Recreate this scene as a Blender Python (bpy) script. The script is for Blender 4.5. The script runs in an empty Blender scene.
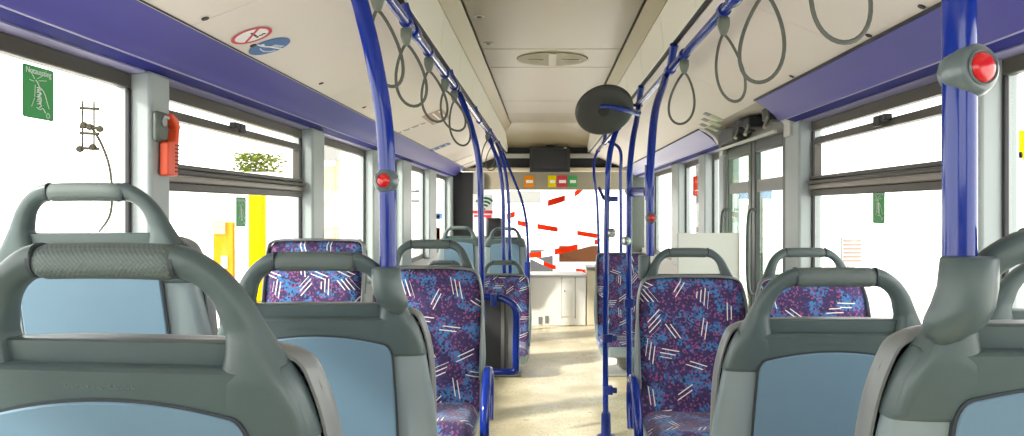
import bpy, bmesh, math, random
from mathutils import Vector, Matrix
R = random.Random(7)
C = bpy.context.scene.collection
F = 800.0; VU = 545.0; VV = 209.0; EYE = 1.25      # focal length (px), vanishing point, eye height
PI = math.pi

def P(u, v, d):
    return Vector(((u - VU) / F * d, d, EYE + (VV - v) / F * d))

# ------------------------------------------------------------------ materials
def new_mat(name):
    m = bpy.data.materials.new(name); m.use_nodes = True
    return m, m.node_tree.nodes, m.node_tree.links, m.node_tree.nodes['Principled BSDF']

def mat(name, col, rough=0.5, metal=0.0, bump=0.0, bscale=200.0, var=0.0, vscale=6.0, coat=0.0, spec=0.5):
    m, n, l, b = new_mat(name)
    b.inputs['Base Color'].default_value = (*col, 1)
    b.inputs['Roughness'].default_value = rough
    b.inputs['Metallic'].default_value = metal
    b.inputs['Coat Weight'].default_value = coat
    b.inputs['Specular IOR Level'].default_value = spec
    tc = n.new('ShaderNodeTexCoord')
    if var:
        nz = n.new('ShaderNodeTexNoise'); nz.inputs['Scale'].default_value = vscale; nz.inputs['Detail'].default_value = 5
        l.new(tc.outputs['Object'], nz.inputs['Vector'])
        mx = n.new('ShaderNodeMix'); mx.data_type = 'RGBA'
        mx.inputs[6].default_value = (*[c * (1 - var) for c in col], 1)
        mx.inputs[7].default_value = (*[min(1, c * (1 + var)) for c in col], 1)
        l.new(nz.outputs['Fac'], mx.inputs[0]); l.new(mx.outputs[2], b.inputs['Base Color'])
    if bump:
        nz = n.new('ShaderNodeTexNoise'); nz.inputs['Scale'].default_value = bscale
        l.new(tc.outputs['Object'], nz.inputs['Vector'])
        bp = n.new('ShaderNodeBump'); bp.inputs['Strength'].default_value = bump; bp.inputs['Distance'].default_value = 0.002
        l.new(nz.outputs['Fac'], bp.inputs['Height']); l.new(bp.outputs['Normal'], b.inputs['Normal'])
    return m

def grip_mat(name, col):
    m, n, l, b = new_mat(name)
    b.inputs['Roughness'].default_value = 0.5
    tc = n.new('ShaderNodeTexCoord')
    mp = n.new('ShaderNodeMapping'); mp.inputs['Rotation'].default_value = (0, PI / 4, 0); mp.inputs['Scale'].default_value = (260, 260, 260)
    l.new(tc.outputs['Object'], mp.inputs['Vector'])
    ck = n.new('ShaderNodeTexVoronoi'); ck.inputs['Scale'].default_value = 1.0; ck.inputs['Randomness'].default_value = 0.0
    l.new(mp.outputs['Vector'], ck.inputs['Vector'])
    bp = n.new('ShaderNodeBump'); bp.inputs['Strength'].default_value = 0.7; bp.inputs['Distance'].default_value = 0.0015
    bp.invert = True
    l.new(ck.outputs['Distance'], bp.inputs['Height']); l.new(bp.outputs['Normal'], b.inputs['Normal'])
    b.inputs['Base Color'].default_value = (*col, 1)
    return m

def fabric_mat(name, axes):
    m, n, l, b = new_mat(name)
    b.inputs['Roughness'].default_value = 0.85
    b.inputs['Sheen Weight'].default_value = 0.2
    def math_(op, a, c=None, clamp=False):
        q = n.new('ShaderNodeMath'); q.operation = op; q.use_clamp = clamp
        for i, x in enumerate((a, c)):
            if x is None: continue
            if isinstance(x, (int, float)): q.inputs[i].default_value = x
            else: l.new(x, q.inputs[i])
        return q.outputs[0]
    def mix(f, a, c):
        q = n.new('ShaderNodeMix'); q.data_type = 'RGBA'
        if isinstance(f, float): q.inputs[0].default_value = f
        else: l.new(f, q.inputs[0])
        for i, x in ((6, a), (7, c)):
            if isinstance(x, tuple): q.inputs[i].default_value = (*x, 1)
            else: l.new(x, q.inputs[i])
        return q.outputs[2]
    tc = n.new('ShaderNodeTexCoord'); oi = n.new('ShaderNodeObjectInfo')
    sp = n.new('ShaderNodeSeparateXYZ'); l.new(tc.outputs['Object'], sp.inputs[0])
    cb = n.new('ShaderNodeCombineXYZ')
    off = math_('MULTIPLY', oi.outputs['Random'], 7.3)
    l.new(math_('ADD', sp.outputs[axes[0]], off), cb.inputs[0]); l.new(sp.outputs[axes[1]], cb.inputs[1])
    vec = cb.outputs[0]
    nz = n.new('ShaderNodeTexNoise'); nz.inputs['Scale'].default_value = 13; nz.inputs['Detail'].default_value = 2
    l.new(vec, nz.inputs['Vector'])
    rp = n.new('ShaderNodeValToRGB'); e = rp.color_ramp.elements
    e[0].position = 0.47; e[0].color = (0.042, 0.026, 0.118, 1); e[1].position = 0.66; e[1].color = (0.045, 0.17, 0.40, 1)
    k = e.new(0.56); k.color = (0.055, 0.055, 0.21, 1)
    l.new(nz.outputs['Fac'], rp.inputs[0])
    vs = n.new('ShaderNodeTexVoronoi'); vs.inputs['Scale'].default_value = 160; vs.voronoi_dimensions = '2D'
    l.new(vec, vs.inputs['Vector'])
    sc = n.new('ShaderNodeSeparateColor'); l.new(vs.outputs['Color'], sc.inputs[0])
    dark = math_('LESS_THAN', sc.outputs[0], 0.34)
    c1 = mix(dark, rp.outputs[0], (0.03, 0.018, 0.07))
    pink = math_('GREATER_THAN', sc.outputs[1], 0.84)
    c2 = mix(pink, c1, (0.25, 0.065, 0.19))
    blue = math_('MULTIPLY', math_('LESS_THAN', sc.outputs[2], 0.34), math_('GREATER_THAN', nz.outputs['Fac'], 0.52))
    c3 = mix(blue, c2, (0.045, 0.19, 0.44))
    # groups of white dashes: one tilted group of parallel dashes in each large cell
    vm = n.new('ShaderNodeVectorMath'); vm.operation = 'SCALE'; vm.inputs[3].default_value = 1 / 0.104
    l.new(vec, vm.inputs[0])
    vo = n.new('ShaderNodeTexVoronoi'); vo.voronoi_dimensions = '2D'; vo.inputs['Scale'].default_value = 1.0; vo.inputs['Randomness'].default_value = 0.75
    l.new(vm.outputs[0], vo.inputs['Vector'])
    sub = n.new('ShaderNodeVectorMath'); sub.operation = 'SUBTRACT'
    l.new(vm.outputs[0], sub.inputs[0]); l.new(vo.outputs['Position'], sub.inputs[1])
    s2 = n.new('ShaderNodeSeparateColor'); l.new(vo.outputs['Color'], s2.inputs[0])
    rot = n.new('ShaderNodeVectorRotate'); rot.rotation_type = 'Z_AXIS'
    l.new(sub.outputs[0], rot.inputs['Vector']); l.new(math_('MULTIPLY', s2.outputs[0], PI), rot.inputs['Angle'])
    s3 = n.new('ShaderNodeSeparateXYZ'); l.new(rot.outputs[0], s3.inputs[0])
    xs = math_('ADD', s3.outputs[0], math_('MULTIPLY', s3.outputs[1], 0.8))
    inl = math_('LESS_THAN', math_('ABSOLUTE', xs), 0.33)
    hh = math_('ADD', 0.10, math_('MULTIPLY', s2.outputs[1], 0.14))
    inw = math_('LESS_THAN', math_('ABSOLUTE', s3.outputs[1]), hh)
    fr = math_('FRACT', math_('DIVIDE', math_('ADD', s3.outputs[1], 2.06), 0.15))
    ln = math_('LESS_THAN', fr, 0.25)
    has = math_('GREATER_THAN', s2.outputs[2], 0.18)
    mk = math_('MULTIPLY', math_('MULTIPLY', inl, inw), math_('MULTIPLY', ln, has))
    c4 = mix(mk, c3, (0.86, 0.83, 0.80))
    l.new(c4, b.inputs['Base Color'])
    bp = n.new('ShaderNodeBump'); bp.inputs['Strength'].default_value = 0.25; bp.inputs['Distance'].default_value = 0.001
    l.new(vs.outputs['Distance'], bp.inputs['Height']); l.new(bp.outputs['Normal'], b.inputs['Normal'])
    return m

def glass_mat(name, tint, refl=0.06, rough=0.0):
    m = bpy.data.materials.new(name); m.use_nodes = True
    n, l = m.node_tree.nodes, m.node_tree.links
    n.remove(n['Principled BSDF'])
    t = n.new('ShaderNodeBsdfTransparent'); t.inputs[0].default_value = (*tint, 1)
    g = n.new('ShaderNodeBsdfGlossy'); g.inputs['Roughness'].default_value = rough
    lw = n.new('ShaderNodeLayerWeight'); lw.inputs[0].default_value = 0.25
    ml = n.new('ShaderNodeMath'); ml.operation = 'MULTIPLY'; ml.inputs[1].default_value = refl * 2.5
    l.new(lw.outputs['Facing'], ml.inputs[0])
    mx = n.new('ShaderNodeMixShader'); l.new(ml.outputs[0], mx.inputs[0]); l.new(t.outputs[0], mx.inputs[1]); l.new(g.outputs[0], mx.inputs[2])
    l.new(mx.outputs[0], n['Material Output'].inputs[0])
    return m

def emit_mat(name, col, strength, base):
    m, n, l, b = new_mat(name)
    b.inputs['Base Color'].default_value = (*base, 1); b.inputs['Roughness'].default_value = 0.4
    b.inputs['Emission Color'].default_value = (*col, 1); b.inputs['Emission Strength'].default_value = strength
    return m

def floor_mat():
    m, n, l, b = new_mat('speckled_vinyl')
    tc = n.new('ShaderNodeTexCoord')
    n1 = n.new('ShaderNodeTexNoise'); n1.inputs['Scale'].default_value = 2.2; n1.inputs['Detail'].default_value = 6
    n2 = n.new('ShaderNodeTexVoronoi'); n2.inputs['Scale'].default_value = 140
    l.new(tc.outputs['Object'], n1.inputs['Vector']); l.new(tc.outputs['Object'], n2.inputs['Vector'])
    r1 = n.new('ShaderNodeValToRGB'); e = r1.color_ramp.elements
    e[0].position = .35; e[0].color = (0.42, 0.35, 0.21, 1); e[1].position = .66; e[1].color = (0.78, 0.69, 0.50, 1)
    l.new(n1.outputs['Fac'], r1.inputs[0])
    s = n.new('ShaderNodeSeparateColor'); l.new(n2.outputs['Color'], s.inputs[0])
    lt = n.new('ShaderNodeMath'); lt.operation = 'LESS_THAN'; lt.inputs[1].default_value = 0.12; l.new(s.outputs[0], lt.inputs[0])
    mx = n.new('ShaderNodeMix'); mx.data_type = 'RGBA'; mx.inputs[7].default_value = (0.36, 0.31, 0.22, 1)
    l.new(lt.outputs[0], mx.inputs[0]); l.new(r1.outputs[0], mx.inputs[6]); l.new(mx.outputs[2], b.inputs['Base Color'])
    n3 = n.new('ShaderNodeTexNoise'); n3.inputs['Scale'].default_value = 5; l.new(tc.outputs['Object'], n3.inputs['Vector'])
    mr = n.new('ShaderNodeMapRange'); mr.inputs[3].default_value = 0.22; mr.inputs[4].default_value = 0.42
    l.new(n3.outputs['Fac'], mr.inputs[0]); l.new(mr.outputs[0], b.inputs['Roughness'])
    return m

M = dict(
    cap=mat('grey_green_plastic', (0.072, 0.104, 0.106), 0.33, spec=.45, bump=.12, bscale=900, var=.06, vscale=14),
    shell=mat('light_grey_plastic', (0.23, 0.29, 0.31), 0.32, bump=.08, bscale=700),
    panel=mat('blue_grey_plastic', (0.138, 0.232, 0.315), 0.5, spec=.3, bump=.10, bscale=800, var=.05, vscale=9),
    groove=mat('dark_groove', (0.03, 0.04, 0.05), 0.6),
    grip=grip_mat('textured_grip', (0.095, 0.125, 0.12)),
    rim=mat('seat_rim', (0.20, 0.215, 0.22), 0.35),
    fab_v=fabric_mat('seat_fabric', (0, 2)), fab_h=fabric_mat('cushion_fabric', (0, 1)),
    blue=mat('blue_enamel', (0.006, 0.026, 0.25), 0.09, coat=0, spec=.45),
    blue_d=mat('blue_bracket', (0.008, 0.026, 0.21), 0.3),
    cove=mat('violet_blue_panel', (0.085, 0.080, 0.345), 0.30, bump=.03, bscale=300),
    cove_lit=mat('lit_lavender', (0.36, 0.34, 0.55), 0.4),  # paler than the fascia blue: window light and highlight put into the colour
    cream=mat('cream_ceiling_panel', (0.72, 0.65, 0.59), 0.45, bump=.04, bscale=150, var=.03, vscale=3),
    ceil=mat('ceiling_centre', (0.30, 0.252, 0.158), 0.33, bump=.05, bscale=60, var=.05, vscale=2),
    beige=mat('beige_strip', (0.30, 0.245, 0.11), 0.4),
    lamp=emit_mat('lamp_cover', (1.0, 0.93, 0.74), 0.10, (0.60, 0.575, 0.50)),
    black=mat('black_rubber', (0.012, 0.012, 0.014), 0.5),
    frame=mat('dark_window_frame', (0.055, 0.049, 0.038), 0.42),
    frame_l=mat('bronze_rail', (0.22, 0.19, 0.16), 0.3, metal=.4),
    pillar=mat('pillar_grey', (0.34, 0.385, 0.385), 0.4, bump=.05, bscale=300),
    wall=mat('side_lining', (0.46, 0.46, 0.45), 0.5),
    floor=floor_mat(),
    glass=glass_mat('window_glass', (0.98, 0.99, 0.98)), glass_g=glass_mat('door_glass', (0.80, 0.90, 0.82), .10),
    strap=mat('grey_strap', (0.085, 0.095, 0.08), 0.5), strap_c=mat('strap_clip', (0.13, 0.155, 0.125), 0.45),
    btn=mat('button_grey', (0.105, 0.14, 0.15), 0.28, coat=.2), btn_s=mat('button_silver', (0.38, 0.41, 0.41), 0.22, metal=.5),
    red=mat('button_red', (0.55, 0.006, 0.01), 0.2, coat=.3),
    hammer=mat('hammer_red', (0.80, 0.085, 0.02), 0.35), steel=mat('steel', (0.5, 0.5, 0.48), 0.3, metal=.9),
    green=mat('sign_green', (0.045, 0.33, 0.085), 0.45), white=mat('white_print', (0.85, 0.85, 0.83), 0.5),
    signred=mat('sign_red', (0.55, 0.03, 0.05), 0.45), signblue=mat('sign_blue', (0.03, 0.13, 0.36), 0.4),
    disc=mat('disc_dark', (0.035, 0.036, 0.035), 0.55, bump=.06), screen=mat('screen_black', (0.012, 0.013, 0.017), 0.2),
    header=mat('header_dark', (0.02, 0.021, 0.024), 0.6), dgrey=mat('dark_grey', (0.05, 0.05, 0.055), 0.5),
    mgrey=mat('mid_grey', (0.22, 0.22, 0.21), 0.45), lgrey=mat('light_grey', (0.50, 0.50, 0.47), 0.45),
    tan=mat('tan_sticker', (0.42, 0.28, 0.22), 0.5), grgreen=mat('pale_green', (0.42, 0.50, 0.30), 0.5),
    cab=mat('white_cabinet', (0.90, 0.89, 0.85), 0.4), creamp=mat('cream_post', (0.66, 0.60, 0.45), 0.45),
    tape_r=mat('tape_red', (0.36, 0.016, 0.004), 0.9, spec=0.0), tape_w=mat('tape_white', (0.85, 0.84, 0.82), 0.5),
    ground=mat('pale_paving', (0.80, 0.78, 0.73), 0.8, var=.05), facade=mat('pale_render', (0.80, 0.78, 0.73), 0.85),
    yellow=mat('yellow_paint', (0.75, 0.58, 0.0), 0.5, spec=0.0), orange=mat('orange_paint', (0.72, 0.24, 0.01), 0.5, spec=0.0),
    leaf=mat('leaf', (0.13, 0.17, 0.006), 0.6, spec=0.0, var=.3, vscale=20), wood=mat('tan_board', (0.55, 0.42, 0.22), 0.6),
    brown=mat('brown_board', (0.075, 0.032, 0.016), 0.6, spec=0.0), iron=mat('old_iron', (0.045, 0.04, 0.026), 0.6, spec=0.0),
    arcs=mat('dark_green_print', (0.008, 0.10, 0.03), 0.6),
    grille=mat('grille_tan', (0.26, 0.225, 0.13), 0.5),
    blind=mat('tan_blind', (0.30, 0.265, 0.19), 0.6), cove_d=mat('dark_blue_band', (0.022, 0.024, 0.19), 0.6, spec=.15),
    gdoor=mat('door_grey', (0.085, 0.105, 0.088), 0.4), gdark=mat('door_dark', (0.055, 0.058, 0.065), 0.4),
)

# ------------------------------------------------------------------ mesh builder
class MB:
    def __init__(self): self.v = []; self.f = []
    def add(self, vs, fs):
        k = len(self.v); self.v += [Vector(p) for p in vs]; self.f += [[i + k for i in f] for f in fs]; return self
    def box(self, c, s, rot=None):
        c = Vector(c); hx, hy, hz = s[0] / 2, s[1] / 2, s[2] / 2
        vs = [Vector((x, y, z)) for x in (-hx, hx) for y in (-hy, hy) for z in (-hz, hz)]
        if rot is not None: vs = [rot @ p for p in vs]
        return self.add([c + p for p in vs], [[0, 1, 3, 2], [4, 6, 7, 5], [0, 4, 5, 1], [2, 3, 7, 6], [0, 2, 6, 4], [1, 5, 7, 3]])
    def box2(self, a, b):
        a, b = Vector(a), Vector(b); return self.box((a + b) / 2, [abs(x) for x in (b - a)])
    def loft(self, secs, caps=True, closed=True):
        n = len(secs[0]); vs = [p for s in secs for p in s]; fs = []
        for i in range(len(secs) - 1):
            for j in range(n if closed else n - 1):
                a = i * n + j; b = i * n + (j + 1) % n
                fs.append([a, b, b + n, a + n])
        if caps: fs += [list(range(n))[::-1], [len(vs) - n + j for j in range(n)]]
        return self.add(vs, fs)
    def tube(self, pts, r, seg=12, closed=False, ref=None, flat=1.0, caps=True):
        pts = [Vector(p) for p in pts]; n = len(pts); secs = []
        nrm = None
        for i, p in enumerate(pts):
            if closed: t = pts[(i + 1) % n] - pts[i - 1]
            else: t = pts[min(i + 1, n - 1)] - pts[max(i - 1, 0)]
            t.normalize()
            if ref is not None: nrm = Vector(ref)
            elif nrm is None:
                nrm = Vector((0, 0, 1)) if abs(t.z) < .9 else Vector((0, 1, 0))
            nrm = (nrm - t * nrm.dot(t)).normalized(); bi = t.cross(nrm)
            rr = r[i] if isinstance(r, (list, tuple)) else r
            secs.append([p + bi * (rr * math.cos(2 * PI * k / seg)) + nrm * (rr * flat * math.sin(2 * PI * k / seg)) for k in range(seg)])
        if closed: secs.append(secs[0])
        return self.loft(secs, caps=(caps and not closed))
    def lathe(self, prof, org=(0, 0, 0), axis=(0, 0, 1), seg=28):
        prof = list(prof); hollow = prof[0][0] > 1e-4 and prof[-1][0] > 1e-4
        if hollow: prof.append(prof[0])
        ax = Vector(axis).normalized(); x = Vector((1, 0, 0)) if abs(ax.x) < .9 else Vector((0, 1, 0))
        x = (x - ax * x.dot(ax)).normalized(); y = ax.cross(x); o = Vector(org)
        return self.loft([[o + ax * h + (x * math.cos(2 * PI * k / seg) + y * math.sin(2 * PI * k / seg)) * max(r, 1e-5) for k in range(seg)] for r, h in prof], caps=not hollow)
    def prism(self, poly, fn0, fn1):
        n = len(poly); a = [fn0(*p) for p in poly]; b = [fn1(*p) for p in poly]
        return self.add(a + b, [list(range(n))[::-1], [n + i for i in range(n)]] + [[i, (i + 1) % n, n + (i + 1) % n, n + i] for i in range(n)])
    def grid(self, nx, ny, fn):
        vs = [fn(i / nx, j / ny) for j in range(ny + 1) for i in range(nx + 1)]; w = nx + 1
        return self.add(vs, [[j * w + i, j * w + i + 1, (j + 1) * w + i + 1, (j + 1) * w + i] for j in range(ny) for i in range(nx)])
    def build(self, name, m, parent=None, smooth=True, bevel=0.0, seg=2, loc=None, angle=35):
        me = bpy.data.meshes.new(name); me.from_pydata([tuple(p) for p in self.v], [], self.f)
        bm = bmesh.new(); bm.from_mesh(me)
        bmesh.ops.recalc_face_normals(bm, faces=bm.faces); bm.to_mesh(me); bm.free()
        me.materials.append(M[m] if isinstance(m, str) else m)
        o = bpy.data.objects.new(name, me); C.objects.link(o)
        if parent is not None: o.parent = parent
        if loc is not None: o.location = loc
        if bevel:
            b = o.modifiers.new('edge', 'BEVEL'); b.width = bevel; b.segments = seg; b.limit_method = 'ANGLE'; b.angle_limit = math.radians(40)
        if smooth:
            for p in me.polygons: p.use_smooth = True
            me.set_sharp_from_angle(angle=math.radians(angle))
        return o

def crom(pts, n=6):
    pts = [Vector(p) for p in pts]; out = []
    q = [pts[0] * 2 - pts[1]] + pts + [pts[-1] * 2 - pts[-2]]
    for i in range(1, len(q) - 2):
        a, b, c, d = q[i - 1:i + 3]
        for k in range(n):
            t = k / n
            out.append(.5 * ((2 * b) + (c - a) * t + (2 * a - 5 * b + 4 * c - d) * t * t + (3 * b - a - 3 * c + d) * t ** 3))
    out.append(pts[-1]); return out

def lerp(tab, x):
    if x <= tab[0][0]: return tab[0][1]
    for (a, p), (b, q) in zip(tab, tab[1:]):
        if x <= b: return p + (q - p) * (x - a) / (b - a)
    return tab[-1][1]

def empty(name, label, cat, loc=(0, 0, 0), rz=0.0, group=None):
    o = bpy.data.objects.new(name, None); C.objects.link(o); o.empty_display_size = .05
    o.location = loc; o.rotation_euler = (0, 0, rz)
    return tag(o, label, cat, group)
def tag(o, label, cat, group=None):
    o['label'] = label; o['category'] = cat
    if group: o['group'] = group
    return o
def struct(o): o['kind'] = 'structure'; return o
def sempty(name):
    o = bpy.data.objects.new(name, None); C.objects.link(o); return struct(o)

def text(s, size, name, m, parent, mw, extrude=0.0004):
    cu = bpy.data.curves.new(name, 'FONT'); cu.body = s; cu.size = size; cu.extrude = extrude
    cu.align_x = 'CENTER'; cu.align_y = 'CENTER'; cu.materials.append(M[m])
    t = bpy.data.objects.new('text_curve', cu); C.objects.link(t)
    bpy.context.view_layer.update()
    me = bpy.data.meshes.new_from_object(t.evaluated_get(bpy.context.evaluated_depsgraph_get()))
    bpy.data.objects.remove(t); me.name = name
    if not me.materials: me.materials.append(M[m])
    o = bpy.data.objects.new(name, me); C.objects.link(o); o.parent = parent; o.matrix_local = mw
    return o

# ------------------------------------------------------------------ room shell
W = 1.28; Y0 = -1.5; YF = 10.8
Dw = lambda u: W * F / abs(u - VU)
z_ = lambda Z: EYE + Z

struct(MB().box2((-1.36, Y0, -0.06), (1.36, 11.7, 0)).build('floor', 'floor', smooth=False))

# ceiling: sloped cream panels, lamp risers, raised centre
ceil = sempty('ceiling')
SL = {-1: dict(slot=(-.52, .75), lo=(-.485, .95), hi=(-.405, 1.0), cove=(-1.06, .542)),
      1: dict(slot=(.59, .75), lo=(.555, .95), hi=(.488, 1.0), cove=(1.075, .542))}
def strip(name, m, a, b, t=0.02, parent=None, y0=Y0, y1=YF, bevel=0.0):
    """a long panel between two cross-section points, thickened upwards"""
    a, b = Vector((a[0], 0, z_(a[1]))), Vector((b[0], 0, z_(b[1])))
    n = (b - a).cross(Vector((0, 1, 0))).normalized()
    if n.z < 0: n = -n
    return MB().loft([[Vector((p.x, y, p.z)) for p in (a, b, b + n * t, a + n * t)] for y in (y0, y1)]).build(name, m, parent, smooth=False, bevel=bevel)
for s in (-1, 1):
    q = SL[s]
    # sloped over-seat panels, one per bay, with thin open joints
    ys = [Y0, .75, 2.38, 3.9, 5.4, 6.9, 8.4, YF] if s < 0 else [Y0, 1.35, 2.75, 4.1, 5.45, 6.9, 8.4, YF]
    for a, b in zip(ys, ys[1:]):
        strip('sloped_panel', 'cream', q['cove'], (q['slot'][0] + .012 * s, q['slot'][1] - .004), .02, ceil, a + .0015, b - .0015)
    strip('panel_backing', 'mgrey', (q['cove'][0], q['cove'][1] + .03), (q['slot'][0], q['slot'][1] + .03), .01, ceil)
    strip('slot_track', 'black', (q['slot'][0] + .014 * s, q['slot'][1] + .004), (q['slot'][0] - .010 * s, q['slot'][1] + .012), .02, ceil)
    strip('edge_strip', 'beige', q['lo'], q['hi'], .02, ceil)
ys = [Y0, 1.9, 5.06, 5.71, 7.5, 8.5, 9.4]
for a, b in zip(ys, ys[1:]):
    MB().box2((-.40, a + .004, z_(1.012)), (.482, b - .004, z_(1.03))).build('centre_panel', 'ceil', ceil, smooth=False, bevel=.004)
MB().box2((-.42, Y0, z_(1.032)), (.50, 9.4, z_(1.05))).build('centre_backing', 'mgrey', ceil, smooth=False)
MB().add([(-.50, 9.4, z_(1.012)), (.57, 9.4, z_(1.012)), (.57, YF, z_(.83)), (-.50, YF, z_(.83)), (-.50, 9.4, z_(1.05)), (.57, 9.4, z_(1.05)), (.57, YF, z_(.87)), (-.50, YF, z_(.87))],
         [[0, 1, 2, 3], [4, 7, 6, 5], [0, 4, 5, 1], [1, 5, 6, 2], [2, 6, 7, 3], [3, 7, 4, 0]]).build('front_panel', 'ceil', ceil, smooth=False)
# oval speaker grille: raised disc with two cross bars
g = MB().lathe([(0, 0), (.235, 0), (.24, .006), (0, .006)], (.05, 5.385, z_(1.005)), seg=40).build('vent_grille', 'grille', ceil)
MB().box((.05, 5.385, z_(1.003)), (.05, .44, .006)).box((-.06, 5.385, z_(1.003)), (.10, .012, .006)).box((.17, 5.385, z_(1.003)), (.12, .012, .006)).build('grille_bars', 'ceil', g, smooth=False)
for i, (x, y) in enumerate(((-.345, 4.2), (-.345, 4.88), (-.345, 3.3))):
    c = MB().lathe([(0, 0), (.028, 0), (.028, .004), (0, .004)], (x, y, z_(1.008)), seg=20).build('ceiling_stud', 'lgrey', ceil)
    MB().lathe([(0, 0), (.014, 0), (.014, .004), (0, .004)], (x, y, z_(1.005)), seg=16).build('stud_hole', 'black', c)
def on_slope(s, f, y, off=0.0):
    a = Vector((SL[s]['cove'][0], 0, z_(SL[s]['cove'][1]))); b = Vector((SL[s]['slot'][0], 0, z_(SL[s]['slot'][1])))
    n = (b - a).cross(Vector((0, 1, 0))).normalized()
    if n.z > 0: n = -n
    p = a.lerp(b, f) + n * off; p.y = y
    return p, (b - a).normalized(), n
def slope_hit(s, u, v):
    """panel point whose projection is (u, v)"""
    a = SL[s]['cove']; b = SL[s]['slot']; X = (u - VU) / F; Z = (VV - v) / F
    den = (b[0] - a[0]) * Z - (b[1] - a[1]) * X
    f = (a[1] * X - a[0] * Z) / den
    x = a[0] + (b[0] - a[0]) * f
    return f, x / X
for (s, u, v) in ((-1, 205, 18), (-1, 253, 45), (-1, 321, 83), (-1, 364, 107), (1, 922, 6), (1, 869, 35), (1, 792, 76)):
    f, y = slope_hit(s, u, v); p, t, n = on_slope(s, f, y, .001)
    MB().lathe([(0, 0), (.011, 0), (.011, .003), (0, .003)], p, n, 14).build('panel_screw', 'black', ceil)

struct(MB().box2((-1.36, Y0, z_(1.09)), (1.36, 11.7, z_(1.13))).build('roof', 'mgrey', smooth=False))
# lamp risers along both sides of the raised centre
for s, nm, lb in ((-1, 'left', 'long pale translucent lamp strip above the left handrail'), (1, 'right', 'long pale translucent lamp strip above the right handrail')):
    q = SL[s]; root = empty('ceiling_lamp', lb, 'lamp', (q['lo'][0], 4, z_(.85)), 0, 'ceiling lamp strips')
    ys = [Y0 + .02] + [.6 + .82 * k for k in range(12)] + [YF - .05]
    for a, b in zip(ys, ys[1:]):
        o = strip('lamp_cover', 'lamp', (q['slot'][0] - .012 * s, q['slot'][1] + .01), (q['lo'][0] + .002 * s, q['lo'][1] - .002), .015, None, a + .004, b - .004)
        o.parent = root; o.matrix_parent_inverse = Matrix.Translation(-Vector(root.location))
# cove trims (blue fascia above the windows)
def cove(name, s, y0, y1):
    root = sempty(name)
    pr = [(1.06, .542), (1.082, .528), (1.125, .498), (1.152, .474), (1.166, .458), (1.173, .449), (1.181, .4435)]
    def bandmesh(pts, nm, m, t=.02):
        pts = [Vector((s * x, 0, z_(z))) for x, z in pts]
        lo = pts + [p + Vector((s * t * .5, 0, t)) for p in pts[::-1]]
        MB().loft([[Vector((p.x, y, p.z)) for p in lo] for y in (y0, y1)]).build(nm, m, root, angle=50)
    bandmesh(pr, 'fascia', 'cove')
    bandmesh([(1.1815, .4425), (1.184, .4408), (1.187, .4405)], 'ridge_highlight', 'cove_lit')  # thin pale strip, the edge highlight painted in as colour
    bandmesh([(1.188, .440), (1.205, .434), (1.232, .428)], 'lower_band', 'cove_d')
    bandmesh([(1.236, .424), (1.25, .421), (1.275, .417), (1.30, .415)], 'lip', 'cove_lit')  # light from the windows painted into the lip's lavender
    MB().loft([[Vector((s * x, y, z_(z))) for x, z in ((1.06, .545), (1.052, .540), (1.05, .55), (1.06, .56))] for y in (y0, y1)]).build('joint', 'black', root, smooth=False)
    return root
cove('trim_1', -1, Y0, YF)
cove('trim_2', 1, Y0, 4.03); cove('trim_3', 1, 5.5, YF)

# side walls: lining under the windows, header above, pillars
SILL = .74; TOP = z_(.417)
for s, nm in ((-1, 'wall_left'), (1, 'wall_right')):
    root = sempty(nm)
    def seg(y0, y1, z0=0.0, z1=SILL):
        MB().box2((s * W, y0, z0), (s * (W + .06), y1, z1)).build('lining', 'wall', root, smooth=False)
    if s < 0: seg(Y0, YF)
    else: seg(Y0, 4.06); seg(5.46, YF)
    MB().box2((s * (W + .0), Y0, TOP), (s * (W + .06), YF, z_(1.10))).build('header', 'mgrey', root, smooth=False)
    pl = [(2.47, 2.60), (4.20, 4.42), (5.69, 6.13), (6.87, 7.31), (8.46, 8.98), (10.34, 10.8)] if s < 0 else [(2.236, 2.36), (3.835, 4.06), (5.46, 5.60), (6.1, 6.35), (7.3, 7.7), (9.3, 9.8)]
    for a, b in pl:
        MB().box2((s * (W - .064), a, SILL - .02), (s * (W + .05), b, z_(.428))).build('pillar', 'pillar', root, bevel=.012)

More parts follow.
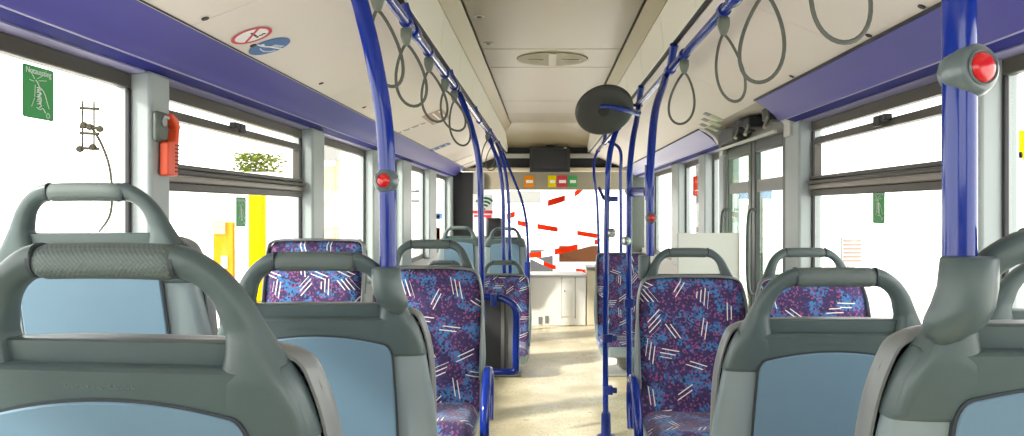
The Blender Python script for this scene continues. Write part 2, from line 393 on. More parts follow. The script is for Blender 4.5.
rw = sempty('wall_back')
MB().box2((-1.36, Y0 - .06, 0), (1.36, Y0, 1.30)).build('lower_lining', 'lgrey', rw, smooth=False)
MB().box2((-1.36, Y0 - .06, 1.98), (1.36, Y0, z_(1.1))).build('upper_lining', 'lgrey', rw, smooth=False)
for s in (-1, 1): MB().box2((s * 1.02, Y0 - .06, 1.30), (s * 1.36, Y0, 1.98)).build('corner_post', 'pillar', rw, smooth=False)
rwin = sempty('window_12')
MB().box2((-1.02, Y0 - .03, 1.30), (1.02, Y0 - .025, 1.98)).build('pane', 'glass', rwin, smooth=False)
MB().box2((-1.02, Y0 - .05, 1.30), (1.02, Y0 + .004, 1.33)).box2((-1.02, Y0 - .05, 1.95), (1.02, Y0 + .004, 1.98)).build('window_frame', 'frame', rwin, smooth=False)
wn = 0
def window(s, y0, y1, divider=False, m='frame'):
    global wn
    wn += 1; root = sempty('window_%d' % wn)
    x = s * W; t = .045; zt = z_(.417); zg = z_(.372)
    def bx(ya, yb, za, zb, d0=-.004, d1=.03, mm=m, nm='window_frame', bev=.004):
        return MB().box2((x + s * d0, ya, za), (x + s * d1, yb, zb)).build(nm, mm, root, bevel=bev)
    bx(y0, y1, zg, zt); bx(y0, y1, SILL - .01, SILL + .035)
    bx(y0, y0 + .012, SILL + .035, zg, -.004, .012, 'black'); bx(y1 - .012, y1, SILL + .035, zg, -.004, .012, 'black')
    MB().box2((x + s * .010, y0 + .02, SILL + .02), (x + s * .014, y1 - .02, zg + .01)).build('pane', 'glass', root, smooth=False)
    if divider:
        zb0, zb1 = z_(.062), z_(.155)
        bx(y0 + .01, y1 - .01, zb0, zb0 + .030, -.012, .03)
        bx(y0 + .01, y1 - .01, zb0 + .030, zb0 + .052, -.022, .03, 'frame_l')
        bx(y0 + .01, y1 - .01, zb0 + .056, zb0 + .072, -.026, .03)
        bx(y0 + .01, y1 - .01, zb0 + .076, zb1, -.016, .03)
        # hinged top sash: rounded frame
        a, b = y0 + .045, y1 - .045; za, zb = zb1, z_(.335); r = .045
        out = [(a, za)] + [(a + r - r * math.cos(k * PI / 12), zb - r + r * math.sin(k * PI / 12)) for k in range(7)] + [(b - r + r * math.sin(k * PI / 12), zb - r + r * math.cos(k * PI / 12)) for k in range(7)] + [(b, za)]
        fr = .030
        inn = [(min(max(p[0], a + fr) if p[0] < (a + b) / 2 else p[0], b - fr), min(p[1], zb - fr)) for p in out]
        secs = [[Vector((x + s * d, p[0], p[1])) for p, d in ((o_, -.012), (o_, .02), (i_, .02), (i_, -.012))] for o_, i_ in zip(out, inn)]
        MB().loft(secs).build('hopper_sash', m, root, smooth=False)
        # latch on the top edge of the sash
        yc = y0 + (y1 - y0) * .42
        MB().box((x - s * .022, yc, z_(.338)), (.03, .10, .026)).box((x - s * .034, yc + .02, z_(.33)), (.012, .06, .04)).build('latch', 'black', root, bevel=.004)
    return root
window(-1, Y0, 2.47); window(-1, 2.60, 4.20, True); window(-1, 4.42, 5.69)
window(-1, 6.13, 6.87); window(-1, 7.31, 8.46); window(-1, 8.98, 10.34)
window(1, Y0, 2.236); window(1, 2.36, 3.835, True); window(1, 5.60, 6.1); window(1, 6.35, 7.3); window(1, 7.7, 9.3)

# entrance door on the right: two glazed leaves in dark frames
door = sempty('door_1')
for a, b in ((4.08, 4.76), (4.78, 5.45)):
    lf = MB(); x = W - .03
    for ya, yb in ((a, a + .07), (b - .07, b)): lf.box2((x - .02, ya, .03), (x + .02, yb, z_(.40)))
    lf.box2((x - .018, a + .07, z_(.33)), (x + .018, b - .07, z_(.40))); lf.box2((x - .018, a + .07, .03), (x + .018, b - .07, .14))
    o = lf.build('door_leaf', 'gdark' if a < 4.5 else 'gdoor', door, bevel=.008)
    MB().box2((x - .004, a + .06, .12), (x + .004, b - .06, z_(.34))).build('pane', 'glass_g', o, smooth=False)
    MB().tube(crom([(x - .02, b - .12, .75), (x - .07, b - .12, .80), (x - .07, b - .12, 1.2), (x - .02, b - .12, 1.25)]), .011).build('door_handle', 'gdark', o)
    MB().box2((x - .012, a + .08, z_(.10)), (x - .006, b - .08, z_(.17))).build('cross_rail', 'mgrey', o, smooth=False)
# door operator housing above the door, open: end cheeks, arms, motor
opr = empty('door_operator', 'open door operator housing with black arms above the right-hand door', 'door machinery', (1.15, 4.7, z_(.42)))
def opart(mb, nm, m, bev=0.0, par=None):
    o = mb.build(nm, m, par or opr, bevel=bev)
    if par is None: o.matrix_parent_inverse = Matrix.Translation(-Vector(opr.location))
    return o
for y, dy in ((3.98, .05), (5.46, .04)):
    poly = [(1.06, .542), (1.10, .525), (1.15, .49), (1.175, .45), (1.20, .43), (1.20, .36), (1.30, .36), (1.30, .56), (1.06, .56)]
    opart(MB().prism(poly, lambda a, b: Vector((a, y - dy, z_(b))), lambda a, b: Vector((a, y + dy, z_(b)))), 'end_cheek', 'lgrey', .006)
opart(MB().box2((1.06, 4.03, z_(.548)), (1.30, 5.42, z_(.56))), 'top_plate', 'cream')
opart(MB().box2((1.27, 4.03, z_(.40)), (1.30, 5.42, z_(.548))), 'rear_plate', 'mgrey')
opart(MB().box2((1.15, 4.03, z_(.385)), (1.17, 5.42, z_(.40))), 'lower_rail', 'lgrey', .003)
opart(MB().box((1.2, 5.1, z_(.46)), (.09, .34, .09)).box((1.2, 5.35, z_(.45)), (.06, .12, .11)), 'motor_box', 'dgrey', .01)
opart(MB().box((1.17, 5.08, z_(.46)), (.012, .26, .045)), 'motor_label', 'mgrey', .003)
for y in (4.22, 4.62, 4.85):
    opart(MB().tube([(1.20, y, z_(.53)), (1.13, y - .10, z_(.42))], .011, 8), 'arm', 'steel')
    opart(MB().box((1.21, y, z_(.50)), (.10, .13, .07)), 'arm_block', 'black', .01)
opart(MB().lathe([(0, 0), (.05, 0), (.05, .03), (.03, .05), (0, .05)], (1.19, 4.75, z_(.49))), 'pulley', 'dgrey')

# ------------------------------------------------------------------ seats
TOPZ = 1.09
rec = lambda z: (TOPZ - z) * .23
HW = [(0, .10), (.03, .13), (.063, .153), (.10, .169), (.13, .184), (.157, .198), (.20, .209), (.33, .226), (.45, .232), (.6, .226), (.72, .215)]
def sec(z, w, d, n=5.0, k=40, yo=0.0):
    out = []
    for i in range(k):
        t = 2 * PI * i / k; c, s = math.cos(t), math.sin(t)
        out.append(Vector((w * math.copysign(abs(c) ** (2 / n), c), rec(z) + yo + d * math.copysign(abs(s) ** (2 / n), s), z)))
    return out
SEATM = {}
def seat_meshes():
    # handle arms and grip
    # each arm: rounded section swept between an outer and an inner outline, flowing into the cap
    outer = crom([(.078, .0, 0), (.100, .008, 0), (.126, .027, 0), (.146, .052, 0), (.160, .080, 0), (.171, .104, 0), (.184, .130, 0), (.198, .157, 0), (.206, .185, 0), (.209, .203, 0)], 4)
    inner = crom([(.078, .037, 0), (.092, .041, 0), (.106, .051, 0), (.116, .066, 0), (.122, .085, 0), (.126, .102, 0), (.120, .133, 0), (.110, .157, 0), (.105, .185, 0), (.105, .203, 0)], 4)
    for s, k in ((-1, 'arm_a'), (1, 'arm_b')):
        S = []
        for i, (o, q) in enumerate(zip(outer, inner)):
            t = i / (len(outer) - 1)
            d = lerp([(0, .0175), (.3, .0185), (.5, .022), (.62, .029), (.72, .0333), (1, .0333)], t); n = lerp([(0, 2.1), (.3, 2.4), (.6, 3.0), (.8, 4.5)], t)
            oo = Vector((s * o.x, rec(TOPZ - o.y), TOPZ - o.y)); ii = Vector((s * q.x, rec(TOPZ - q.y), TOPZ - q.y)); c = (oo + ii) / 2; h = (oo - ii) / 2
            ring_ = []
            for a in range(28):
                ct, st = math.cos(2 * PI * a / 28), math.sin(2 * PI * a / 28)
                ring_.append(c + h * math.copysign(abs(ct) ** (2 / n), ct) + Vector((0, d * math.copysign(abs(st) ** (2 / n), st), 0)))
            S.append(ring_)
        SEATM[k] = MB().loft(S)
    SEATM['grip'] = MB().tube([(x, rec(TOPZ - .0185) - .0, TOPZ - .0185 - .0015 * abs(x / .077) ** 2) for x in [-.077 + .154 * i / 16 for i in range(17)]], [.0165] + [.0192] * 15 + [.0165], 20, ref=(0, 1, 0), flat=.95)
    SEATM['collar_a'] = MB().tube([(-.0815, rec(1.07), TOPZ - .0185), (-.0765, rec(1.07), TOPZ - .0185)], .0189, 16, ref=(0, 1, 0))
    SEATM['collar_b'] = MB().tube([(.0765, rec(1.07), TOPZ - .0185), (.0815, rec(1.07), TOPZ - .0185)], .0189, 16, ref=(0, 1, 0))
    # top cap: recessed ledge and body
    SEATM['ledge'] = MB().loft([sec(TOPZ - h, w, d, 6, yo=.004) for h, w, d in ((.104, .136, .012), (.106, .138, .016), (.128, .15, .017), (.14, .15, .017))])
    hs = [(.129, .6), (.131, .85), (.135, 1), (.15, 1), (.17, 1), (.19, 1), (.205, 1), (.209, .92)]
    SEATM['cap'] = MB().loft([sec(TOPZ - h, lerp(HW, h) + .002, .034 * k, 4.5) for h, k in hs])
    hs = [.200, .204, .23, .27, .32, .38, .45, .52, .58, .63, .66, .67]
    SEATM['shell'] = MB().loft([sec(TOPZ - h, lerp(HW, h) - (.012 if h in (.2, .67) else 0), .030 if h not in (.2, .67) else .02, 4.5) for h in hs])
    # arched rear panel
    def outl(g):
        pts = []
        for i in range(21):
            x = -.128 + .256 * i / 20
            pts.append((x, TOPZ - (.167 - g + .016 * (x / .128) ** 2)))
        for a in range(1, 7):
            t = a * PI / 12
            pts.append((.128 + (.020 + g) * math.sin(t), TOPZ - (.183 - g + .030 - .030 * math.cos(t))))
        for h in (.30, .42, .54, .60): pts.append((.150 + g + .006 * (h - .2), TOPZ - h))
        pts.append((.13, TOPZ - .63 - g))
        pts += [(-x, z) for x, z in pts[::-1] if x > .128 or z < TOPZ - .6]
        return pts
    rear = lambda d: (lambda x, z: Vector((x, rec(z) - d, z)))
    SEATM['groove'] = MB().prism(outl(.0035), rear(.020), rear(.0352))
    SEATM['panel'] = MB().prism(outl(0), rear(.02), rear(.0375))
    # backrest pad (front side), two heights
    def pad(h0, h1):
        def fn(a, b):
            h = h0 + (h1 - h0) * b; z = TOPZ - h; s = a * 2 - 1
            rc = min(1, (h - h0) / .055); w = (.212 if h0 > .1 else .205) - (.052 if h0 > .1 else .036) * (1 - math.sqrt(max(0, 1 - (1 - rc) ** 2)))
            ed = (1 - abs(s) ** 8) * min(1, (h - h0) / .012) ** .5
            return Vector((s * w, rec(z) + .026 + ed * (.030 + .010 * s * s - .012 * math.exp(-((h - .40) / .15) ** 2)), z))
        return MB().grid(24, 40, fn)
    SEATM['pad'] = pad(.118, .66); SEATM['pad_full'] = pad(.006, .66)
    hs = [(-.004, .6), (-.002, .85), (.02, .93), (.05, 1.0), (.12, 1), (.2, 1.01), (.23, 1.02)]
    SEATM['high_shell'] = MB().loft([sec(TOPZ - h, .214 * k if h < .1 else .216, .028 if h > 0 else .018, 4.5) for h, k in hs])
    # rim bead around the pad
    rim = crom([(-.214, 0, .55), (-.216, 0, .70), (-.217, 0, .85), (-.203, 0, .935), (-.178, 0, .968), (-.10, 0, .978), (0, 0, .979), (.10, 0, .978), (.178, 0, .968), (.203, 0, .935), (.217, 0, .85), (.216, 0, .70), (.214, 0, .55)], 5)
    SEATM['rim'] = MB().tube([(p.x, rec(p.z) + .034, p.z) for p in rim], .0058, 10, ref=(0, 1, 0), flat=3.6)
    rim = crom([(-.212, 0, .55), (-.212, 0, .75), (-.210, 0, .95), (-.206, 0, 1.05), (-.185, 0, 1.085), (-.10, 0, 1.091), (0, 0, 1.092), (.10, 0, 1.091), (.185, 0, 1.085), (.206, 0, 1.05), (.210, 0, .95), (.212, 0, .75), (.212, 0, .55)], 5)
    SEATM['rim_full'] = MB().tube([(p.x, rec(p.z) + .034, p.z) for p in rim], .0058, 10, ref=(0, 1, 0), flat=3.6)
    # cushion and pan
    def cu(a, b):
        s = a * 2 - 1; y = .15 + .41 * b
        w = .215 - .03 * max(0, (b - .75) / .25) ** 2
        ed = (1 - abs(s) ** 8) * (1 - max(0, (b - .80) / .20) ** 2.2)
        return Vector((s * w, y, .425 + ed * (.050 + .014 * s * s - .012 * math.sin(PI * min(1, b * 1.2)))))
    SEATM['cushion'] = MB().grid(24, 24, cu)
    poly = [(-.20, .06), (.20, .06), (.222, .12), (.222, .40), (.20, .475), (.15, .512), (0, .52), (-.15, .512), (-.20, .475), (-.222, .40), (-.222, .12)]
    SEATM['pan'] = MB().prism(poly, lambda x, y: Vector((x * .9, .08 + y * .92, .355)), lambda x, y: Vector((x, y + .05, .432)))
    SEATM['armrest'] = MB().tube(crom([(0, .13, .40), (0, .09, .50), (0, .12, .585), (0, .20, .60), (0, .28, .565), (0, .345, .49), (0, .365, .41), (0, .33, .365), (0, .26, .36)], 5), .017, 12)
    SEATM['arm_pad'] = MB().loft([[Vector((x * k, y, z)) for x, k in ((-.011, q), (.011, q))] + [Vector((.011 * q, y + .03, z - .05)), Vector((-.011 * q, y + .03, z - .05))] for y, z, q in ((.11, .50, .8), (.12, .56, 1), (.2, .575, 1), (.27, .55, 1), (.32, .48, .8))])
seat_meshes()
SEAT_ME = {}
def spart(root, key, nm, m, dz, smooth=True, bevel=0.0, loc=(0, 0, 0), angle=35, parent=None):
    if (key, m) in SEAT_ME:
        o = bpy.data.objects.new(nm, SEAT_ME[(key, m)]); C.objects.link(o); o.parent = parent or root
        if bevel:
            b = o.modifiers.new('edge', 'BEVEL'); b.width = bevel; b.segments = 2; b.limit_method = 'ANGLE'
    else:
        o = SEATM[key].build(nm, m, parent or root, smooth, bevel, angle=angle); SEAT_ME[(key, m)] = o.data
    o.location = (loc[0], loc[1], loc[2] + (0 if parent else dz))
    return o

def embossed(root, dz):
    """worn raised lettering, unreadable in the photograph: a row of low strokes"""
    mb = MB(); r = random.Random(3); x = -.052
    for i in range(13):
        h = r.choice((.006, .006, .009)); z = TOPZ - .150
        y = rec(z) - .0338
        k = r.random()
        mb.box((x, y, z + h / 2 - .003), (.0014, .0012, h))
        if k > .35: mb.box((x + .002, y, z - .0025), (.004, .0012, .0014))
        if k < .6: mb.box((x + .002, y, z + .003), (.004, .0012, .0014))
        x += .0062 if i != 7 else .012
    return mb.build('embossed_marks', 'cap', root, smooth=False, loc=(0, 0, dz))

def seat(label, x, y, ztop, facing=1, kind='handle', holder=0, arm=0, yaw=0.0, group='bus seats', emboss=False, tall=False):
    root = empty('bus_seat', label, 'seat', (x, y, 0), yaw + (0 if facing > 0 else PI), group)
    dz = ztop - TOPZ
    if kind == 'handle':
        hd = spart(root, 'arm_a', 'handle', 'cap', dz); spart(root, 'arm_b', 'handle', 'cap', dz)
        spart(root, 'grip', 'grip', 'grip', dz); spart(root, 'collar_a', 'seam_ring', 'groove', dz); spart(root, 'collar_b', 'seam_ring', 'groove', dz)
        spart(root, 'ledge', 'ledge', 'cap', dz, angle=50); spart(root, 'cap', 'top_cap', 'cap', dz, angle=50)
        spart(root, 'pad', 'backrest_pad', 'fab_v', dz, angle=80); spart(root, 'rim', 'rim', 'rim', dz)
    else:
        spart(root, 'high_shell', 'top_cap', 'cap', dz, angle=50)
        spart(root, 'pad_full', 'backrest_pad', 'fab_v', dz, angle=80); spart(root, 'rim_full', 'rim', 'rim', dz)
    spart(root, 'shell', 'back_shell', 'shell', dz, angle=50)
    g = spart(root, 'groove', 'panel_gasket', 'groove', dz, smooth=False)
    spart(root, 'panel', 'back_panel', 'panel', dz, bevel=.003)
    spart(root, 'cushion', 'cushion', 'fab_h', dz, angle=80); spart(root, 'pan', 'seat_pan', 'shell', dz, bevel=.008)
    zl = .36 + dz
    MB().loft([[Vector((sx * wx, yo + sy * wy, z)) for sx, sy in ((-1, -1), (1, -1), (1, 1), (-1, 1))] for z, wx, wy, yo in ((0, .16, .15, .30), (.02, .16, .15, .30), (.05, .06, .09, .30), (zl * .7, .06, .09, .30), (zl, .17, .16, .28))]).build('pedestal', 'mgrey', root, bevel=.008)
    if emboss: embossed(root, dz)
    if arm:
        a = spart(root, 'armrest', 'armrest', 'blue', dz, loc=(arm * .250, .05, 0))
    if holder:
        # conical socket that carries a grab pole at one end of the handle
        zt = TOPZ - .029
        xs = holder; sg = 1 if holder > 0 else -1
        mb = MB()
        S = []
        for h, ox, rx, ry, oy in ((0, 0, .0255, .0255, .0), (.002, 0, .0275, .0275, .0), (.03, -.002, .0285, .029, .0), (.05, -.006, .030, .031, .002), (.065, -.011, .030, .031, .006), (.077, -.015, .026, .027, .012), (.086, -.018, .017, .022, .018), (.092, -.020, .005, .012, .02)):
            z = zt - h
            S.append([Vector((xs - sg * ox + rx * math.cos(t * PI / 16), -.020 + oy + ry * math.sin(t * PI / 16), z)) for t in range(32)])
        mb.loft(S).build('pole_socket', 'cap', root, loc=(0, 0, dz), angle=60)
    return root

D1, D2, D3 = .84, 1.57, 3.27
def sx(u, d): return (u - VU) / F * d
SEATS = [
    ('large grey seat back with curved grab handle, cut off at the lower left corner', sx(106, D1), D1, z_(-.036), 1, 'handle', 0, 0, -.11, True),
    ('grey window seat back whose raised handle shows above the lower left seat', sx(86, 1.65), 1.65, z_(.054), 1, 'handle', 0, 0, 0, False),
    ('grey seat back on the left carrying the blue pole with a red button', sx(315, D2), D2, z_(-.084), 1, 'handle', .143, 0, 0, True),
    ('grey seat back at the lower right corner carrying the thick blue pole', sx(1104, D1), D1, z_(-.02), 1, 'handle', -.152, 0, 0, True),
    ('whole grey seat back on the right, in front of the windowed wall', sx(836, D2), D2, z_(-.115), 1, 'handle', 0, 0, 0, True),
    ('grey handle of a seat at the right edge, behind the thick blue pole', sx(1082, 1.52), 1.52, z_(-.09), 1, 'handle', 0, 0, 0, False),
    ('patterned seat facing the camera on the left of the aisle, with blue armrest', sx(431, D3), D3, z_(-.125), -1, 'handle', 0, -1, 0, False),
    ('patterned seat without a handle, by the left windows facing the camera', sx(319, 3.5), 3.5, z_(-.135), -1, 'plain', 0, 0, 0, False),
    ('patterned seat facing the camera on the right of the aisle, before the white board', sx(688, D3), D3, z_(-.159), -1, 'handle', 0, 1, 0, False),
    ('patterned seat by the right windows, half hidden by a grey seat back', sx(805, 3.2), 3.2, z_(-.155), -1, 'handle', 0, 0, 0, False),
    ('small distant patterned seat facing the camera behind the two slim right poles', sx(622, 6.4), 6.4, z_(-.352), -1, 'plain', 0, 0, 0, False),
    ('distant grey seat back beside the aisle, in front of the driver place', sx(505, 8.3), 8.3, z_(-.187), 1, 'handle', 0, 0, 0, False),
    ('distant grey seat back by the left wall, below the wireless sign', sx(459, 8.3), 8.3, z_(-.177), 1, 'handle', 0, 0, 0, False),
    ('distant low patterned seat behind the blue guard loop, facing the camera', sx(503, 6.4), 6.4, z_(-.41), -1, 'handle', 0, 0, 0, False),
    ('distant low seat handle just above the left patterned aisle seat', sx(444, 6.4), 6.4, z_(-.41), -1, 'handle', 0, 0, 0, False),
]
seat_roots = [seat(a[0], a[1], a[2], a[3], a[4], a[5], a[6], a[7], a[8], emboss=a[9]) for a in SEATS]
# the socket of the aisle seat facing the camera on the right
sr = seat_roots[8]
MB().loft([[Vector((.178 + ox + r * math.cos(t * PI / 14), .0 + r * math.sin(t * PI / 14), z_(-.159) + .0 - h)) for t in range(28)] for h, ox, r in ((0.03, 0, .022), (.034, 0, .0245), (.09, 0, .026), (.12, .004, .022), (.13, .006, .008))]).build('pole_socket', 'cap', sr)

# ------------------------------------------------------------------ poles, rails, straps
RX = {-1: -.482, 1: .585}; RZ = .65
def pole(label, pts, r=.017, socket=None, collars=(), base=None, m='blue', n=8, name='grab_pole'):
    p0 = Vector(pts[0]); root = empty(name, label, 'pole', p0, 0, 'blue grab poles')
    MB().tube([p - p0 for p in crom(pts, n)], r, 16).build('tube', m, root)
    if base:
        MB().lathe([(0, 0), (.05, 0), (.05, .006), (.028, .014), (.026, .12), (.020, .135), (0, .135)], (0, 0, 0)).build('base_collar', 'blue_d', root)
    for z in collars:
        MB().lathe([(0, -.03), (r + .004, -.03), (r + .006, -.025), (r + .006, .025), (r + .004, .03), (0, .03)], (pts[0][0] - p0.x, pts[0][1] - p0.y, z - p0.z)).build('collar', 'blue_d', root)
    root['_p'] = 0; del root['_p']
    return root, p0
def button(root, p0, pos, r, face, red=True, mat_='btn'):
    """stop button: round housing around the pole with a red lens turned to `face`"""
    pos = Vector(pos) - p0; fx = Vector(face).normalized()
    side = fx.cross(Vector((0, 0, 1))).normalized()
    prof = [(0, -1.0), (.35, -.98), (.55, -.90), (.58, -.80), (.78, -.62), (.80, -.50), (.96, -.25), (1.0, 0), (.97, .28), (.86, .52), (.80, .60), (.62, .66), (0, .66)]
    b = MB().lathe([(a * r, h * r) for a, h in prof], pos, fx, 36).build('stop_button', mat_, root)
    rg = MB().lathe([(.60 * r, .62 * r), (.66 * r, .72 * r), (.60 * r, .76 * r), (.54 * r, .70 * r)], pos, fx, 32).build('bezel', 'btn', b)
    if red:
        MB().lathe([(a * r, h * r) for a, h in ((0, .60), (.55, .62), (.53, .72), (.42, .82), (.24, .88), (0, .90))], pos, fx, 28).build('red_lens', 'red', b)
    MB().lathe([(a * r, h * r) for a, h in ((0, 0), (.30, 0), (.30, .90), (.24, .98), (0, 1.0))], pos + side * (.55 * r) * 0, side * (1 if side.x > 0 else -1), 20).build('side_cap', 'btn_s', b)
    return b

# near right pole on the lower right seat
px = sx(959.5, D1)
r1, p0 = pole('thick blue grab pole with a red stop button at the right edge of the view', [(px, D1, z_(-.085)), (px, D1, z_(.1)), (px, D1, z_(.25)), (px + .01, D1 + .01, z_(.40)), (px + .05, D1 + .03, z_(.53)), (px + .10, D1 + .05, z_(.60)), (RX[1], D1 + .10, z_(RZ))])
button(r1, p0, P(968, 71, D1 - .002), .0290, (.30, -1, .04))
# left pole on the second left seat
px = sx(388, D2)
def pl(u, v, d): return tuple(P(u, v, d))
r2, p0 = pole('blue grab pole with a red stop button rising from the second left seat', [pl(388.5, 286, D2), pl(388, 235, D2), pl(387, 170, D2), pl(384, 120, D2), pl(376, 70, D2), pl(366, 25, D2 + .01), pl(352, -20, D2 + .04), (RX[-1], D2 + .10, z_(RZ))], n=10)
button(r2, p0, P(386.5, 181, D2 - .004), .0245, (-.14, -1, .03))
MB().tube([P(392.5, 150, D2 + .012) - p0, P(392.5, 235, D2 + .012) - p0], .004, 8).build('cable_cover', 'blue', r2)

def hand_rail(s, label, y1, brackets):
    root = empty('handrail', label, 'handrail', (RX[s], 3, z_(RZ)), 0, 'overhead handrails'); o0 = Vector(root.location)
    x = RX[s]
    MB().tube([Vector((x, y, z_(RZ))) - o0 for y in (Y0 + .1, 1, 2, 3, 4, 5, 6, 7, y1)], .0172, 16).build('rail', 'blue', root)
    for y in brackets:
        sl = SL[s]['slot']; a = Vector((sl[0], y - (.10 if s > 0 else .02), z_(sl[1]))) - o0; b = Vector((x, y, z_(RZ))) - o0
        br = MB().tube([a, a.lerp(b, .3) , b], [.021, .018, .017], 12, flat=.8).build('bracket', 'blue_d', root)
        MB().lathe([(0, -.045), (.0235, -.045), (.0245, -.03), (.0245, .03), (.0235, .045), (0, .045)], b, (0, 1, 0), 20).build('clamp', 'blue', br)
    return root
hand_rail(-1, 'left overhead blue handrail with strap handles', 9.1, [1.6, 2.95, 4.35, 5.9, 7.5, 8.9])
hand_rail(1, 'right overhead blue handrail with strap handles', 9.0, [1.3, 2.45, 3.75, 5.0, 6.4, 7.9])

def strap(s, y, label, length=.225, width=.095, twist=0.0, sway=0.0):
    root = empty('strap_handle', label, 'strap handle', (RX[s], y, z_(RZ)), 0, 'hanging strap handles')
    MB().lathe([(.0176, -.018), (.0225, -.018), (.0225, .018), (.0176, .018)], (0, 0, 0), (0, 1, 0), 20).build('clamp_ring', 'blue_d', root)
    MB().loft([[Vector((sx_ * w, sy * d, z)) for sx_, sy in ((-1, -.6), (-.6, -1), (.6, -1), (1, -.6), (1, .6), (.6, 1), (-.6, 1), (-1, .6))] for z, w, d in ((-.018, .010, .008), (-.026, .019, .013), (-.05, .019, .013), (-.07, .013, .011), (-.082, .008, .008))]).build('clip', 'strap_c', root, angle=50)
    pts = []
    top = -.078
    for i in range(41):
        t = i / 40; a = 2 * PI * t
        zz = top - length * (1 - math.cos(a)) / 2
        k = math.sin(a); shape = (math.sin(a / 2) ** 1.15)
        xx = (width / 2) * k * (.35 + .95 * shape) * 1.05
        dpt = (top - zz) / length
        pts.append((xx * math.cos(twist) + sway * dpt + .006 * math.sin(a * .5), xx * math.sin(twist), zz))
    MB().tube(pts, .0052, 10, ref=(-math.sin(twist) if True else 0, math.cos(twist), 0), flat=.45).build('loop', 'strap', root)
ls = [('nearest strap handle on the left rail, its loop behind the blue pole', 2.30, .22, .085, .5, .035), ('second strap handle on the left rail, a wide hanging loop', 2.78, .215, .095, .25, .02), ('third strap handle on the left rail', 3.32, .21, .095, .3, .03),
      ('fourth strap handle on the left rail', 3.86, .195, .10, .2, .055), ('fifth strap handle on the left rail, its loop overlapping the fourth', 4.25, .235, .095, .1, .04), ('small distant strap handle on the left rail above the driver partition', 6.7, .23, .10, .2, .0), ('smaller distant strap handle on the left rail, farthest from the camera', 7.3, .22, .10, .5, -.02)]
for l_, y, ln, wd, tw, sw in ls: strap(-1, y, l_, ln, wd, tw, sw)
rs = [('nearest strap loop on the right rail, cut by the top edge', 1.62, .235, .115, .1, .015), ('second strap handle on the right rail, clip above the top edge', 2.13, .235, .105, -.3, -.02), ('third strap handle on the right rail with its clip and twisted loop', 2.62, .22, .095, .3, .03), ('fourth strap handle on the right rail, a narrow loop beside the dark disc', 3.36, .215, .10, .1, -.025)]
for l_, y, ln, wd, tw, sw in rs: strap(1, y, l_, ln, wd, tw, sw)

# stanchions farther along the aisle
rA, pA = pole('slim blue pole beside the left patterned aisle seat, curving up to the rail', [pl(482.5, 372, 4.3), pl(482, 300, 4.3), pl(481, 220, 4.3), pl(479, 165, 4.3), pl(472, 130, 4.3), pl(462, 100, 4.35), (RX[-1], 4.4, z_(RZ))])
rB, pB = pole('slim distant blue pole left of the aisle, behind the guard loop', [pl(505, 292, 6.6), pl(503.5, 240, 6.6), pl(503, 195, 6.6), pl(499, 165, 6.6), pl(492, 145, 6.65), (RX[-1], 6.8, z_(RZ))], r=.016)
rC, pC = pole('very slim distant blue pole in front of the grey seat back', [pl(510.5, 285, 7.7), pl(509.5, 240, 7.7), pl(508.5, 200, 7.7), pl(505, 170, 7.7), pl(500, 152, 7.75), (RX[-1], 7.9, z_(RZ))], r=.016)
rD, pD = pole('thin blue pole bowing out towards the windscreen on the left of the aisle', [pl(526, 327, 8.3), pl(528, 290, 8.3), pl(528, 250, 8.3), pl(526, 220, 8.4), pl(521, 198, 8.6), pl(514, 180, 8.8), (RX[-1], 9.05, z_(RZ))], r=.014)
MB().tube([P(526.5, 330, 8.28) - pD, P(527.5, 262, 8.28) - pD], .030, 12).build('sleeve', 'blue_d', rD)
rE, pE = pole('blue pole standing on the aisle floor right of centre, with a floor collar', [tuple(Vector((sx(606, 4.4), 4.4, 0))), pl(605.5, 380, 4.4), pl(606, 280, 4.4), pl(607, 200, 4.4), pl(608.5, 165, 4.4), pl(613, 140, 4.45), pl(624, 112, 4.6), (RX[1] - .05, 4.9, z_(RZ - .015)), (RX[1], 5.2, z_(RZ))], r=.0155, base=True)
button(rE, pE, P(611.5, 233, 4.4), .026, (1, .7, 0), False, 'btn_s')
for v in (338, 390):
    MB().tube([P(606, v, 4.4) - pE, P(617, v + .5, 4.4) - pE], .016, 10).box(P(608, v, 4.4) - pE, (.05, .05, .045)).build('bracket', 'blue_d', rE, bevel=.004)
MB().box(P(612, 199, 4.4) - pE, (.065, .03, .03)).tube([P(604, 199, 4.4) - pE, P(599, 188, 4.5) - pE], .010, 8).build('bracket', 'blue_d', rE, bevel=.004)
rF, pF = pole('blue pole with a round grey fitting, second from the right patterned seat', [pl(630, 415, 4.55), pl(629, 300, 4.55), pl(629, 220, 4.55), pl(629.5, 175, 4.55), pl(632.5, 142, 4.6), pl(636.5, 121, 4.75), (RX[1], 4.98, z_(RZ))], r=.017)
button(rF, pF, P(626, 241, 4.52), .028, (-.8, -.6, 0), False, 'btn_s')
MB().tube([P(630, 303, 4.55) - pF, P(638, 303, 4.55) - pF], .018, 10).box(P(629, 303, 4.55) - pF, (.055, .05, .05)).build('bracket', 'blue_d', rF, bevel=.004)
rG, pG = pole('blue pole with a small red button rising from the right patterned seat', [pl(650, 256, D3), pl(650, 220, D3), pl(650, 180, D3), pl(652, 140, D3 + .05), pl(656, 108, D3 + .2), pl(663, 86, D3 + .4), (RX[1], 3.85, z_(RZ))], r=.017)
button(rG, pG, P(651, 218, D3 - .02), .024, (.05, -1, .02))
MB().tube([P(645.5, 165, D3) - pG, P(646, 200, D3) - pG], .004, 8).build('cable_cover', 'blue', rG)
MB().box(P(636, 192, 4.0) - pG, (.095, .03, .045)).tube([P(647, 193, D3 + .05) - pG, P(627, 192, 4.5) - pG], .016, 10).build('bracket', 'blue_d', rG, bevel=.004)
